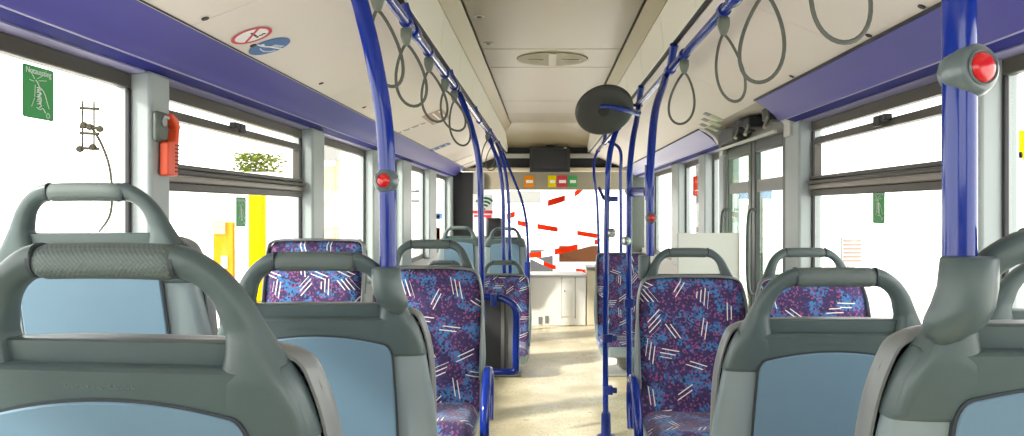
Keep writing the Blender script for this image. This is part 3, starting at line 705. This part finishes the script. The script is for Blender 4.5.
rH, pH = pole('thin far blue pole between the two floor-standing right poles', [pl(622, 300, 7.4), pl(621, 240, 7.4), pl(620.5, 180, 7.4), pl(620, 150, 7.4), (RX[1], 7.6, z_(RZ))], r=.015)
rI, pI = pole('farthest blue pole right of the aisle, against the windscreen', [pl(599, 266, 8.8), pl(598.5, 240, 8.8), pl(597, 200, 8.8), pl(594, 175, 8.8), pl(595, 158, 8.85), pl(600, 147, 8.9), (RX[1] + .02, 9.0, z_(RZ))], r=.015)
# blue guard loop with dark infill behind the left aisle seat
gl = empty('guard_loop', 'blue tube guard loop with dark panel beside the left aisle seat', 'guard rail', tuple(P(500, 372, 3.75)))
g0 = Vector(gl.location)
MB().tube([q - g0 for q in crom([P(484, 297, 3.75), P(496, 297, 3.75), P(508, 301, 3.72), P(514.5, 307, 3.7), P(516.5, 318, 3.7), P(516, 345, 3.7), P(516, 366, 3.7), P(514, 371.5, 3.7), P(500, 372, 3.72), P(486, 372, 3.75)], 6)], .016, 12).build('tube', 'blue', gl)
MB().tube([P(493.5, 294, 3.73) - g0, P(494, 306, 3.73) - g0], .016, 10).build('clamp', 'blue_d', gl)
MB().box2(P(485, 300, 3.78) - g0, P(501, 371, 3.80) - g0).build('dark_panel', 'dgrey', gl, smooth=False)
MB().box2(P(501, 302, 3.77) - g0, P(514, 370, 3.80) - g0).build('grey_panel', 'mgrey', gl, smooth=False)
MB().box2(P(504.5, 302, 3.762) - g0, P(505.5, 370, 3.77) - g0).build('panel_joint', 'black', gl, smooth=False)

# round dark disc on a blue arm
dp = P(605, 112, 4.35)
dr = empty('observation_mirror', 'round dark convex disc on a blue arm below the right ceiling', 'mirror', dp)
ax = Vector((-.14, .74, .66)).normalized()
MB().lathe([(0, -.012), (.10, -.010), (.145, -.002), (.160, .010), (.162, .022), (.155, .032), (.10, .055), (0, .07)], (0, 0, 0), ax, 48).build('disc', 'disc', dr, angle=60)
MB().lathe([(0, -.03), (.03, -.03), (.036, -.018), (.036, -.005), (0, -.005)], Vector((-.012, 0, .018)), ax, 24).build('hub', 'black', dr)
MB().tube(crom([P(601, 106.5, 4.30) - dp, P(612, 107, 4.27) - dp, P(625, 110, 4.30) - dp, P(638, 113, 4.5) - dp]), [.010, .010, .010, .010, .011, .011, .012, .012, .013, .013, .014, .014, .015, .015, .016, .016, .018, .018, .02][:19], 12).build('arm', 'blue', dr)

# ------------------------------------------------------------------ emergency hammer on the first left pillar
hp = Vector((-W + .064, 2.53, z_(.19)))
hm = empty('emergency_hammer', 'red emergency hammer in a grey holder on the first left pillar', 'hammer', hp)
k = 2.5 / F
MB().box2((-.002, -.055, .020), (.020, .015, .115)).build('holder', 'gdoor', hm, bevel=.01)
MB().lathe([(0, 0), (.016, 0), (.016, .006), (0, .006)], (.018, -.02, .085), (1, 0, 0), 18).build('holder_knob', 'steel', hm)
Hh = [(-.020, -.085), (.052, -.085), (.058, .02), (.062, .06), (.072, .075), (.052, .10), (.012, .115), (.004, .105), (.045, .07), (.034, .03), (-.018, .022)]
MB().prism([(a, b) for a, b in Hh], lambda a, b: Vector((.004, a, b)), lambda a, b: Vector((.034, a, b))).build('handle', 'hammer', hm, bevel=.006)
nt = MB()
for i in range(8): nt.box((.0345, .040, -.070 + .012 * i), (.003, .026, .0045))
nt.build('finger_grooves', 'black', hm, smooth=False)
MB().lathe([(0, 0), (.008, .0), (.003, .02), (0, .022)], (.02, .004, .098), (0, -1, .2), 12).build('point', 'steel', hm)

# ------------------------------------------------------------------ stickers and signs
def rrect(w, h, r, n=5):
    out = []
    for cx, cy, a0 in ((w / 2 - r, h / 2 - r, 0), (-w / 2 + r, h / 2 - r, 90), (-w / 2 + r, -h / 2 + r, 180), (w / 2 - r, -h / 2 + r, 270)):
        for i in range(n + 1):
            a = math.radians(a0 + 90 * i / n); out.append((cx + r * math.cos(a), cy + r * math.sin(a)))
    return out
def frame_of(o, xa, ya):
    xa = Vector(xa).normalized(); ya = Vector(ya).normalized(); na = xa.cross(ya)
    m = Matrix((xa, ya, na)).transposed().to_4x4(); m.translation = Vector(o); return m
def placed(root, mw):
    root.matrix_world = mw; return root
def exit_sticker(label, s, y, zc, w, h, full):
    # read from inside: local x along the wall, y up, z into the room
    root = empty('exit_sticker', label, 'sticker', group='green exit stickers')
    xa = (0, 1, 0) if s < 0 else (0, -1, 0)
    root.matrix_world = frame_of((s * (W + .0095), y, zc), xa, (0, 0, 1))
    MB().prism(rrect(w, h, .008), lambda a, b: Vector((a, b, 0)), lambda a, b: Vector((a, b, .0012))).build('backing', 'green', root, smooth=False)
    text('Notausstieg', w * .17, 'lettering', 'white', root, Matrix.Translation((0, h * .40, .0015)))
    mb = MB(); q = w / .12
    def st(pts, r=.0011): mb.tube([Vector((a * q, b * q, .0016)) for a, b in pts], r * q, 6)
    # hand gripping a seam pull, with rays
    st(crom([(-.012, .030), (-.004, .024), (.002, .012), (-.006, .006), (.006, -.002), (-.002, -.010), (.010, -.016), (.002, -.024), (.010, -.030), (.0, -.036)], 4), .0013)
    for i in range(4): st(crom([(-.008, .012 - .011 * i), (.004, .014 - .011 * i), (.008, .009 - .011 * i), (-.006, .006 - .011 * i)], 4), .0012)
    st(crom([(.010, .012), (.022, .002), (.032, -.018), (.040, -.034)], 4)); st(crom([(-.008, -.036), (.004, -.040), (.016, -.036), (.026, -.046)], 4))
    for a, b, c, d in ((-.016, .032, -.030, .048), (-.018, .026, -.036, .028), (-.006, .034, .018, .046), (.0, .030, .030, .034), (-.014, .018, -.016, -.012), (-.016, -.014, -.028, -.036)): st([(a, b), (c, d)], .0008)
    st([(.036 + .006 * math.cos(t * PI / 5), -.052 + .006 * math.sin(t * PI / 5)) for t in range(11)], .001)
    mb.build('hand_drawing', 'white', root)
    return root
exit_sticker('large green emergency exit sticker at the top of the first left window', -1, (Dw(26) + Dw(57)) / 2, z_(.295), .125, .132, True)
exit_sticker('small green exit sticker on the second left window, before the yellow post', -1, (Dw(238) + Dw(248)) / 2, z_(-.012), .11, .125, False)
exit_sticker('green exit sticker on the right window under the dark rail', 1, (Dw(871) + Dw(882)) / 2, z_(.010), .11, .132, False)

def slope_sticker(name, label, cat, s, u, v, rot=0.0):
    f, y = slope_hit(s, u, v); p, t, n = on_slope(s, f, y, .0012)
    root = empty(name, label, cat)
    ya = t                                   # towards the slot
    xa = ya.cross(n); 
    root.matrix_world = frame_of(p, xa, ya) @ Matrix.Rotation(rot, 4, 'Z'); return root
def ring(r0, r1, z0=0, z1=.0012, seg=40):
    return MB().lathe([(r0, z0), (r1, z0), (r1, z1), (r0, z1)], seg=seg) if r0 > 0 else MB().lathe([(0, z0), (r1, z0), (r1, z1), (0, z1)], seg=seg)
st_ = slope_sticker('no_smoking_sticker', 'round red-ringed no smoking sticker on the left sloped ceiling', 'sticker', -1, 251.5, 35)
ring(0, .066).build('disc', 'white', st_); ring(.056, .068, .001, .002).build('red_ring', 'signred', st_)
MB().box((0, 0, .0018), (.12, .009, .001), Matrix.Rotation(-.75, 3, 'Z')).build('slash', 'signred', st_, smooth=False)
MB().box((.0, .008, .0016), (.052, .008, .0008)).box((.034, .008, .0016), (.007, .010, .0008)).tube(crom([(.022, .018, .0016), (.028, .025, .0016), (.021, .032, .0016), (.027, .038, .0016)]), .002, 6).build('cigarette', 'black', st_, smooth=False)
st_ = slope_sticker('blue_round_sticker', 'round blue sticker with white drawing beside the no smoking sticker', 'sticker', -1, 269.5, 46)
ring(0, .074).build('disc', 'signblue', st_)
mb = MB(); mb.tube(crom([(-.07, -.02, .0016), (-.03, -.012, .0016), (0, .0, .0016), (.03, .008, .0016), (.07, .02, .0016)]), .003, 6)
for i in range(6): mb.box((.004 + .009 * i, .014 + .003 * i, .0016), (.003, .018, .0008))
mb.tube(crom([(-.02, -.03, .0016), (.02, -.032, .0016), (.05, -.018, .0016), (.06, .0, .0016)]), .002, 6); mb.box((-.045, -.012, .0016), (.02, .016, .0008))
mb.build('white_drawing', 'white', st_, smooth=False)
def bars(name, label, s, u, v, w, h, m, lines=None, rot=0.0):
    r = slope_sticker(name, label, 'sticker', s, u, v, rot)
    MB().prism(rrect(w, h, min(w, h) * .15), lambda a, b: Vector((a, b, 0)), lambda a, b: Vector((a, b, .0012))).build('backing', m, r, smooth=False)
    if lines:
        mb = MB()
        for i in range(3): mb.box((0, h * (.3 - .3 * i), .0016), (w * .8, h * .08, .0008))
        mb.build('print_lines', lines, r, smooth=False)
    return r
bars('notice_sticker', 'tan square notice sticker on the left ceiling behind strap loops', -1, 437, 117, .55, .15, 'tan', 'white')
bars('notice_sticker', 'small reddish line sticker on the left ceiling, nearest the fascia', -1, 411, 128, .05, .22, 'tan', 'white')
bars('notice_sticker', 'dark blue strip sticker on the left ceiling', -1, 440, 147, .2, .20, 'signblue', 'lgrey')
bars('notice_sticker', 'small brown strip sticker at the far end of the left ceiling', -1, 461, 159, .06, .28, 'tan')
bars('notice_sticker', 'second brown strip sticker at the far end of the left ceiling', -1, 467.5, 163.5, .06, .24, 'mgrey')
r = slope_sticker('notice_sticker', 'pale green and grey block sticker on the right ceiling near the door', 'sticker', 1, 706, 120)
for i in range(3):
    MB().box((.20 - .20 * i, .035 - .03 * i, .0008), (.10, .04, .0012)).build('grey_print', 'mgrey', r, smooth=False)
    MB().box((.20 - .20 * i, -.03 - .03 * i, .0008), (.10, .075, .0012)).build('green_print', 'grgreen', r, smooth=False)

# ------------------------------------------------------------------ white board by the door
def translucent(name, col):
    m = bpy.data.materials.new(name); m.use_nodes = True; n, l = m.node_tree.nodes, m.node_tree.links
    n.remove(n['Principled BSDF']); a = n.new('ShaderNodeBsdfDiffuse'); b = n.new('ShaderNodeBsdfTranslucent'); x = n.new('ShaderNodeMixShader'); x.inputs[0].default_value = .7
    a.inputs[0].default_value = (*col, 1); b.inputs[0].default_value = (*col, 1)
    l.new(a.outputs[0], x.inputs[1]); l.new(b.outputs[0], x.inputs[2]); l.new(x.outputs[0], n['Material Output'].inputs[0]); return m
M['frost'] = translucent('frosted_white', (.95, .95, .93))
wb = empty('white_board', 'plain white partition board behind the right patterned seat', 'board', (P(708, 255, 3.72).x, 3.72, 0))
a, b = P(678, 233, 3.72), P(738.5, 300, 3.72)
q0, q1 = a.x - wb.location.x, b.x - wb.location.x
MB().add([(q0, 0, .35), (q1, 0, .35), (q1, 0, a.z), (q0, 0, a.z)], [[0, 1, 2, 3]]).build('board', 'frost', wb, smooth=False)
MB().box2((q0, -.008, .33), (q1, .008, .352)).box2((q0 - .004, -.008, .33), (q0, .008, a.z)).box2((q1, -.008, .33), (q1 + .004, .008, a.z)).build('edge_frame', 'lgrey', wb, smooth=False)
for x in (a.x + .03, b.x - .03):
    MB().box2((x - wb.location.x - .015, -.015, 0), (x - wb.location.x + .015, .015, .35)).build('leg', 'mgrey', wb, smooth=False)

# ------------------------------------------------------------------ front end
fr = sempty('wall_front')
def fbox(u0, v0, u1, v1, d, t, nm, m, bev=0.0):
    return MB().box2(P(u0, v0, d), P(u1, v1, d) + Vector((0, t, 0))).build(nm, m, fr, smooth=bool(bev), bevel=bev)
fbox(447, 122, 643, 171, 10.8, .15, 'header', 'header')
fbox(505, 153.5, 598, 158, 10.72, .08, 'upper_rail', 'lgrey', .01)
fbox(462, 167.5, 640, 171.5, 10.70, .1, 'lower_rail', 'creamp', .01)
fbox(474, 171, 632, 190, 11.45, .04, 'blind', 'blind', .01)
fbox(449, 172, 473, 330, 10.6, .10, 'cab_wall', 'header'); fbox(632, 168, 655, 330, 10.6, .10, 'front_pillar', 'gdoor')
fbox(473, 172, 484, 330, 11.4, .10, 'corner_post', 'mgrey')
fbox(440, 283, 660, 300, 11.5, .12, 'front_lining', 'lgrey')
ws = sempty('window_20'); 
MB().box2(P(470, 172, 11.55), P(640, 284, 11.55) + Vector((0, .01, 0))).build('pane', 'glass', ws, smooth=False)
MB().box2(P(470, 282, 11.5), P(640, 286, 11.5) + Vector((0, .08, 0))).build('window_frame', 'dgrey', ws, smooth=False)
mo = empty('monitor', 'black flat monitor hanging from the front header', 'monitor', tuple(P(550, 172, 10.6)))
m0 = Vector(mo.location)
MB().box2(P(529.5, 146.5, 10.55) - m0, P(570, 172.5, 10.62) - m0).build('housing', 'black', mo, bevel=.012)
MB().box2(P(532, 149, 10.545) - m0, P(567.5, 169.5, 10.55) - m0).build('screen', 'screen', mo, smooth=False)
MB().box2(P(564, 147.4, 10.54) - m0, P(566.5, 148.4, 10.55) - m0).build('status_mark', 'lgrey', mo, smooth=False)
MB().box2(P(546, 145, 10.60) - m0, P(554, 147, 10.66) - m0).build('bracket', 'dgrey', mo, smooth=False)

wf = empty('wireless_sign', 'white sign with green wireless arcs and a red band, on the driver partition', 'sign', tuple(P(482, 213, 10.2)))
w0 = Vector(wf.location)
MB().box2(P(473, 194, 10.2) - w0, P(493, 236, 10.22) - w0).build('board', 'white', wf, smooth=False)
mb = MB()
for r_ in (.05, .095, .14):
    mb.tube([Vector((r_ * math.sin(t), -.004, r_ * math.cos(t))) + (P(484.5, 209, 10.2) - w0) for t in [-.85 + 1.7 * i / 10 for i in range(11)]], .014, 6)
mb.lathe([(0, 0), (.012, 0), (.012, .005), (0, .005)], P(484.5, 209, 10.195) - w0, (0, -1, 0), 14)
mb.build('wireless_arcs', 'arcs', wf)
MB().box2(P(473, 210.5, 10.19) - w0, P(493, 213.5, 10.2) - w0).box2(P(474, 215, 10.19) - w0, P(491, 217, 10.2) - w0).box2(P(486, 217, 10.19) - w0, P(491, 219.5, 10.2) - w0).build('red_band', 'signred', wf, smooth=False)

ds = empty('driver_seat', 'dark driver seat headrest behind the distant grey seats', 'seat', (sx(496, 9.5), 9.5, 0))
def rel(p): return p - Vector(ds.location)
MB().box2(rel(P(486, 218, 9.5)), rel(P(502, 238, 9.6))).build('headrest', 'black', ds, bevel=.03, seg=3)
MB().box2(rel(P(482, 236, 9.48)), rel(P(506, 290, 9.62))).build('backrest', 'dgrey', ds, bevel=.04, seg=3)
MB().box2((-.2, 0, .38), (.2, .5, .5)).build('cushion', 'dgrey', ds, bevel=.03); MB().box2((-.12, .05, 0), (.12, .4, .38)).build('pedestal', 'black', ds, bevel=.02)

dc = 8.55
cb = empty('front_cabinet', 'low white cabinet across the front end of the aisle', 'cabinet', (sx(557, dc), dc, 0), .05)
c0 = Vector(cb.location)
xa, xb = sx(529, dc) - c0.x, sx(586, dc) - c0.x; zt = P(0, 277, dc).z
MB().box2((xa, 0, 0), (xb, .5, zt)).build('body', 'cab', cb, bevel=.01)
MB().box2((xa - .01, -.015, zt), (xb + .01, .52, zt + .02)).build('top', 'lgrey', cb, bevel=.006)
dd = MB().box2((sx(562, dc) - c0.x, -.010, .10), (sx(575, dc) - c0.x, 0, zt - .02)).build('door', 'cab', cb, bevel=.004)
MB().lathe([(0, 0), (.008, 0), (.008, .012), (0, .012)], (sx(564.5, dc) - c0.x, -.01, zt - .15), (0, -1, 0), 12).build('knob', 'mgrey', dd)
MB().box2((sx(561.6, dc) - c0.x, -.004, .08), (sx(562, dc) - c0.x, .001, zt)).box2((sx(575, dc) - c0.x, -.004, .08), (sx(575.5, dc) - c0.x, .001, zt)).build('door_gap', 'dgrey', cb, smooth=False)
MB().box2((sx(538.5, dc) - c0.x, -.006, .02), (sx(542, dc) - c0.x, 0, .10)).box2((sx(545, dc) - c0.x, -.006, .03), (sx(548.5, dc) - c0.x, 0, .11)).build('vent', 'mgrey', cb, smooth=False)
cp = empty('cream_cabinet', 'narrow cream side cabinet right of the white front cabinet', 'cabinet', (sx(592, dc), dc, 0))
MB().box2((-.055, .02, 0), (.085, .40, P(0, 270, dc).z)).build('body', 'creamp', cp, bevel=.012)
MB().box2((-.058, .0, P(0, 270, dc).z), (.095, .41, P(0, 270, dc).z + .03)).build('top', 'mgrey', cp, bevel=.01)

# ------------------------------------------------------------------ outside
GZ = -.35
struct(MB().box2((-40, -25, GZ - .1), (40, 45, GZ)).build('ground', 'ground', smooth=False))
def outside(name, label, cat, u, d, build, group=None):
    r = empty(name, label, cat, (sx(u, d), d, GZ)); build(r, Vector(r.location)); return r
def ob(root, o, nm, m, u0, v0, u1, v1, d, t, bev=0.0):
    return MB().box2(P(u0, v0, d) - o, P(u1, v1, d) + Vector((0, t, 0)) - o).build(nm, m, root, smooth=bool(bev), bevel=bev)
def b_(r, o):
    ob(r, o, 'post', 'yellow', 248, 190, 261, 300, 6.0, .12, .01); MB().box2((-.12, -.05, 0), (.15, .2, .9)).build('base', 'yellow', r, bevel=.01)
outside('yellow_post', 'bright yellow post outside the second left window', 'post', 255, 6.0, b_)
def b_(r, o):
    ob(r, o, 'board', 'orange', 213, 222, 233, 279, 6.4, .05, .005); ob(r, o, 'label_panel', 'white', 221, 256, 227, 268, 6.39, .01); ob(r, o, 'upper_panel', 'wood', 212, 220, 225, 234, 6.385, .012)
    MB().box2((-.03, .0, 0), (.03, .06, 1.0)).build('leg', 'iron', r, smooth=False)
outside('orange_board', 'orange notice board outside the second left window', 'board', 223, 6.4, b_)
def b_(r, o):
    ob(r, o, 'panel', 'wood', 293, 205, 296.5, 260, 7.0, .04); MB().box2((-.02, .0, 0), (.02, .04, .9)).build('leg', 'wood', r, smooth=False)
outside('tan_stake', 'thin tan stake outside near the second left pillar', 'stake', 294.5, 7.0, b_)
def b_(r, o):
    mb = MB(); rr = random.Random(5); c = P(262, 164, 9.0) - o
    for i in range(900):
        p = c + Vector((rr.uniform(-.26, .26), rr.uniform(-.2, .2), rr.uniform(-.10, .11)))
        if rr.random() < .1 + (p.x - c.x) / .35: continue
        a = rr.uniform(0, PI); q = Matrix.Rotation(a, 3, 'Z') @ Matrix.Rotation(rr.uniform(-1, 1), 3, 'X')
        mb.add([p + q @ Vector(v) for v in ((-.028, 0, 0), (0, -.018, .008), (.028, 0, 0), (0, .018, .008))], [[0, 1, 2, 3]])
    mb.build('foliage', 'leaf', r, smooth=False)
    MB().box2(P(240, 172, 8.8) - o, P(284, 176, 9.25) - o).build('trough', 'facade', r, smooth=False)
    MB().box2((-.04, .0, 0), (.04, .08, P(0, 175, 9).z - GZ)).build('stand', 'facade', r, smooth=False)
outside('planter', 'clump of yellow-green foliage outside the second left window top', 'plant', 262, 9.0, b_)
def b_(r, o):
    d = 5.6
    def q(u, v, dd=0): return P(u, v, d + dd) - o
    for u in (82.5, 94): MB().tube([q(u, 101), q(u, 150)], .006, 8).build('upright', 'iron', r)
    for v in (108, 127, 133, 148): MB().tube([q(80, v), q(99, v + 1)], .010, 8).build('cross_bar', 'iron', r)
    for u, v in ((84, 125), (90, 127), (100, 129), (80, 149), (93, 147)): MB().lathe([(0, -.02), (.02, -.018), (.024, 0), (.018, .018), (0, .02)], q(u, v), (0, 1, 0), 12).build('valve', 'iron', r)
    MB().tube(crom([q(92, 128), q(101, 143), q(109, 165), q(112, 190), q(110, 215), q(99, 232)]), .009, 8).build('hose', 'iron', r)
    MB().tube([q(88, 152, .05), q(88, 420, .05)], .02, 10).build('stand', 'facade', r)
outside('valve_stand', 'small iron valve assembly with a hanging hose outside the first left window', 'valve', 88, 5.6, b_)
# pale building beyond the left windows: overexposed wall, tan door, posters
def b_(r, o):
    MB().box2(Vector((-4.6, 12.5, GZ)) - o, Vector((-3.4, 24, 3.2)) - o).build('wall', 'facade', r, smooth=False)
    ob(r, o, 'tan_door', 'wood', 321, 166, 335, 262, 11.6, .15); ob(r, o, 'awning', 'mgrey', 321, 146, 337, 160, 11.5, .2)
    ob(r, o, 'door_post', 'wood', 335.5, 160, 337, 262, 11.6, .15)
outside('building', 'pale building with a tan door outside the third left window', 'building', 330, 12.0, b_)
def b_(r, o):
    ob(r, o, 'poster', 'brown', 405, 176, 411, 200, 13.0, .05); ob(r, o, 'dark_strip', 'dgrey', 408, 190, 424, 192.5, 13.0, .05)
    ob(r, o, 'shelf', 'dgrey', 406, 200, 424, 202, 13.0, .05); MB().box2((-.03, 0, 0), (.03, .04, 2)).build('leg', 'facade', r, smooth=False)
outside('poster_stand', 'stand with a dark red poster outside the fifth left window', 'poster', 411, 13.0, b_)
def b_(r, o):
    ob(r, o, 'panel', 'signblue', 432, 213, 445, 219, 14.0, .05); ob(r, o, 'lower_panel', 'orange', 433, 228, 440, 245, 14.0, .05); MB().box2((-.03, 0, 0), (.03, .04, 1.5)).build('leg', 'facade', r, smooth=False)
outside('blue_board', 'small blue and orange board outside the farthest left window', 'board', 438, 14.0, b_)
# right side
def b_(r, o):
    ob(r, o, 'panel', 'yellow', 1008, 130, 1030, 160, 4.2, .04, .01); MB().box2((-.02, .0, 0), (.02, .03, 1.9)).build('post', 'facade', r, smooth=False)
outside('yellow_sign', 'yellow sign outside at the right edge of the view', 'sign', 1019, 4.2, b_)
def b_(r, o):
    ob(r, o, 'notice', 'tape_w', 842, 237, 863, 264, 5.0, .03, .002); MB().box2((-.02, .0, 0), (.02, .03, 1.25)).build('post', 'facade', r, smooth=False)
    mb = MB()
    for i in range(6): mb.box2(P(844, 240 + 4 * i, 4.99) - o, P(861, 241.6 + 4 * i, 5.0) - o)
    mb.build('print_lines', 'tan', r, smooth=False)
outside('paper_notice', 'pale paper notice outside the right window above the seats', 'notice', 852, 5.0, b_)
def b_(r, o):
    for u, m_ in ((703, 'gdoor'), (712, 'tape_r')):
        pass
    ob(r, o, 'column', 'gdoor', 699, 150, 704, 300, 9.2, .2); ob(r, o, 'red_strip', 'tape_r', 694.5, 176, 697.5, 196, 9.1, .1); ob(r, o, 'column', 'gdoor', 716, 150, 726, 300, 9.6, .2)
outside('column_pair', 'grey-green columns outside beyond the entrance door', 'column', 710, 9.3, b_)
def b_(r, o):
    ob(r, o, 'slab', 'wood', 752, 205, 759, 300, 8.0, .2); ob(r, o, 'rail', 'signblue', 732, 188, 772, 199, 8.0, .1); ob(r, o, 'post', 'iron', 759, 199, 763, 330, 8.0, .1)
outside('gate', 'barrier with a dark blue rail outside the entrance door', 'gate', 755, 8.0, b_)
# things beyond the windscreen
def b_(r, o):
    ob(r, o, 'panel', 'brown', 559, 246, 598, 262, 14.5, .1); ob(r, o, 'base', 'tape_w', 555, 262, 602, 330, 14.5, .4)
outside('brown_stand', 'brown display stand with pale base outside the windscreen', 'stand', 578, 14.5, b_)
def b_(r, o):
    ob(r, o, 'boards', 'dgrey', 530, 250, 553, 275, 14.0, .1); MB().box2((-.3, 0, 0), (.3, .3, .3)).build('base', 'mgrey', r, smooth=False)
outside('dark_board', 'low dark board outside the windscreen, left of the brown stand', 'board', 541, 14.0, b_)
def b_(r, o):
    ob(r, o, 'face', 'mgrey', 506, 191, 541, 203, 15.0, .2, .02); MB().box2((-.03, .05, 0), (.03, .1, 1.7)).build('post', 'facade', r, smooth=False)
outside('grey_sign', 'grey rectangular sign high outside the windscreen', 'sign', 524, 15.0, b_)
for i, (u0, u1, m_, lb) in enumerate(((524, 534, 'orange', 'orange square sign on the tan blind, left of the monitor'), (548, 556, 'yellow', 'small yellow sign on the tan blind under the monitor'), (557, 567, 'signred', 'dark red emblem-like sign beside the yellow one'), (568, 577, 'green', 'green and white sign at the right of the small row'))):
    r = empty('blind_sign', lb, 'sign', tuple(P((u0 + u1) / 2, 182, 11.43)), 0, 'small signs on the tan blind'); o = Vector(r.location)
    ob(r, o, 'panel', m_, u0, 175.5, u1, 187, 11.435, .012); ob(r, o, 'band', 'tape_w', u0 + 2, 180, u1 - 1, 183, 11.43, .006)
# red and white barrier tapes
def tape(label, pts, d, runs, h=.065):
    r = empty('barrier_tape', label, 'tape', tuple(P(*pts[0], d)), 0, 'red and white barrier tapes'); o = Vector(r.location)
    q = crom([P(u, v, d + .25 * math.sin(i * 1.7)) for i, (u, v) in enumerate(pts)], 10)
    def ribbon(a, b, nm, m):
        i0, i1 = int(a * (len(q) - 1)), max(int(b * (len(q) - 1)), int(a * (len(q) - 1)) + 1)
        seg = q[i0:i1 + 1]; secs = []
        for j, p in enumerate(seg):
            tw = .5 * math.sin((i0 + j) * .13); up = Vector((0, math.sin(tw), math.cos(tw))) * h / 2; t = Vector((0, .003, 0))
            secs.append([p - o - up - t, p - o + up - t, p - o + up + t, p - o - up + t])
        MB().loft(secs).build(nm, m, r, smooth=False)
    x = 0.0
    for a, b in runs:
        if a > x: ribbon(x, a, 'white_length', 'tape_w')
        ribbon(a, b, 'red_length', 'tape_r'); x = b
    if x < 1: ribbon(x, 1, 'white_length', 'tape_w')
tape('barrier tape climbing from the left to the upper right across the windscreen', [(496, 220), (515, 214), (543, 204.8), (565, 198), (578, 192), (590, 179), (608, 165)], 12.4, [(.10, .18), (.37, .50), (.62, .78)], .10)
tape('barrier tape sagging level across the middle of the windscreen', [(490, 216), (512, 221), (524, 224), (554, 229), (591, 235), (612, 238)], 12.8, [(.30, .45), (.50, .62), (.72, .86)], .085)
tape('lower barrier tape rising to the right above the brown stand', [(496, 262), (524, 256), (544, 254), (572, 248), (600, 241)], 13.2, [(.30, .48), (.62, .80), (.96, 1)], .10)
tape('lowest barrier tape falling to the right over the dark board', [(512, 250), (533, 258), (550, 266), (566, 269), (592, 272)], 13.5, [(.42, .6), (.86, .97)], .075)
tape('thin yellowish line of tape below the level barrier tape', [(497, 236), (530, 235.5), (560, 233.5), (590, 237), (625, 243)], 14.0, [], .03)

# ------------------------------------------------------------------ light, world, camera
w = bpy.data.worlds.new('World'); bpy.context.scene.world = w; w.use_nodes = True
wn_, wl = w.node_tree.nodes, w.node_tree.links
bg = wn_['Background']; bg.inputs[0].default_value = (1.0, 0.99, 0.96, 1); bg.inputs[1].default_value = 3.4

sun = bpy.data.lights.new('sun', 'SUN'); sun.energy = 5.0; sun.angle = math.radians(4); sun.color = (1, .95, .86)
so = bpy.data.objects.new('sun', sun); C.objects.link(so)
so.rotation_euler = Vector((.80, .45, -.62)).to_track_quat('-Z', 'Y').to_euler()

cd = bpy.data.cameras.new('camera'); cam = bpy.data.objects.new('camera', cd); C.objects.link(cam)
cam.location = (0, 0, EYE); cam.rotation_euler = (PI / 2, 0, 0)
cd.sensor_fit = 'HORIZONTAL'; cd.sensor_width = 36; cd.lens = 36 * F / 1024
cd.shift_x = -(VU - 512) / 1024; cd.shift_y = -(218 - VV) / 1024
cd.clip_start = .05; cd.clip_end = 200
sc = bpy.context.scene; sc.camera = cam
sc.view_settings.view_transform = 'Standard'; sc.view_settings.look = 'None'
sc.view_settings.exposure = 0.35; sc.view_settings.gamma = 1.0; sc.view_settings.use_curve_mapping = False
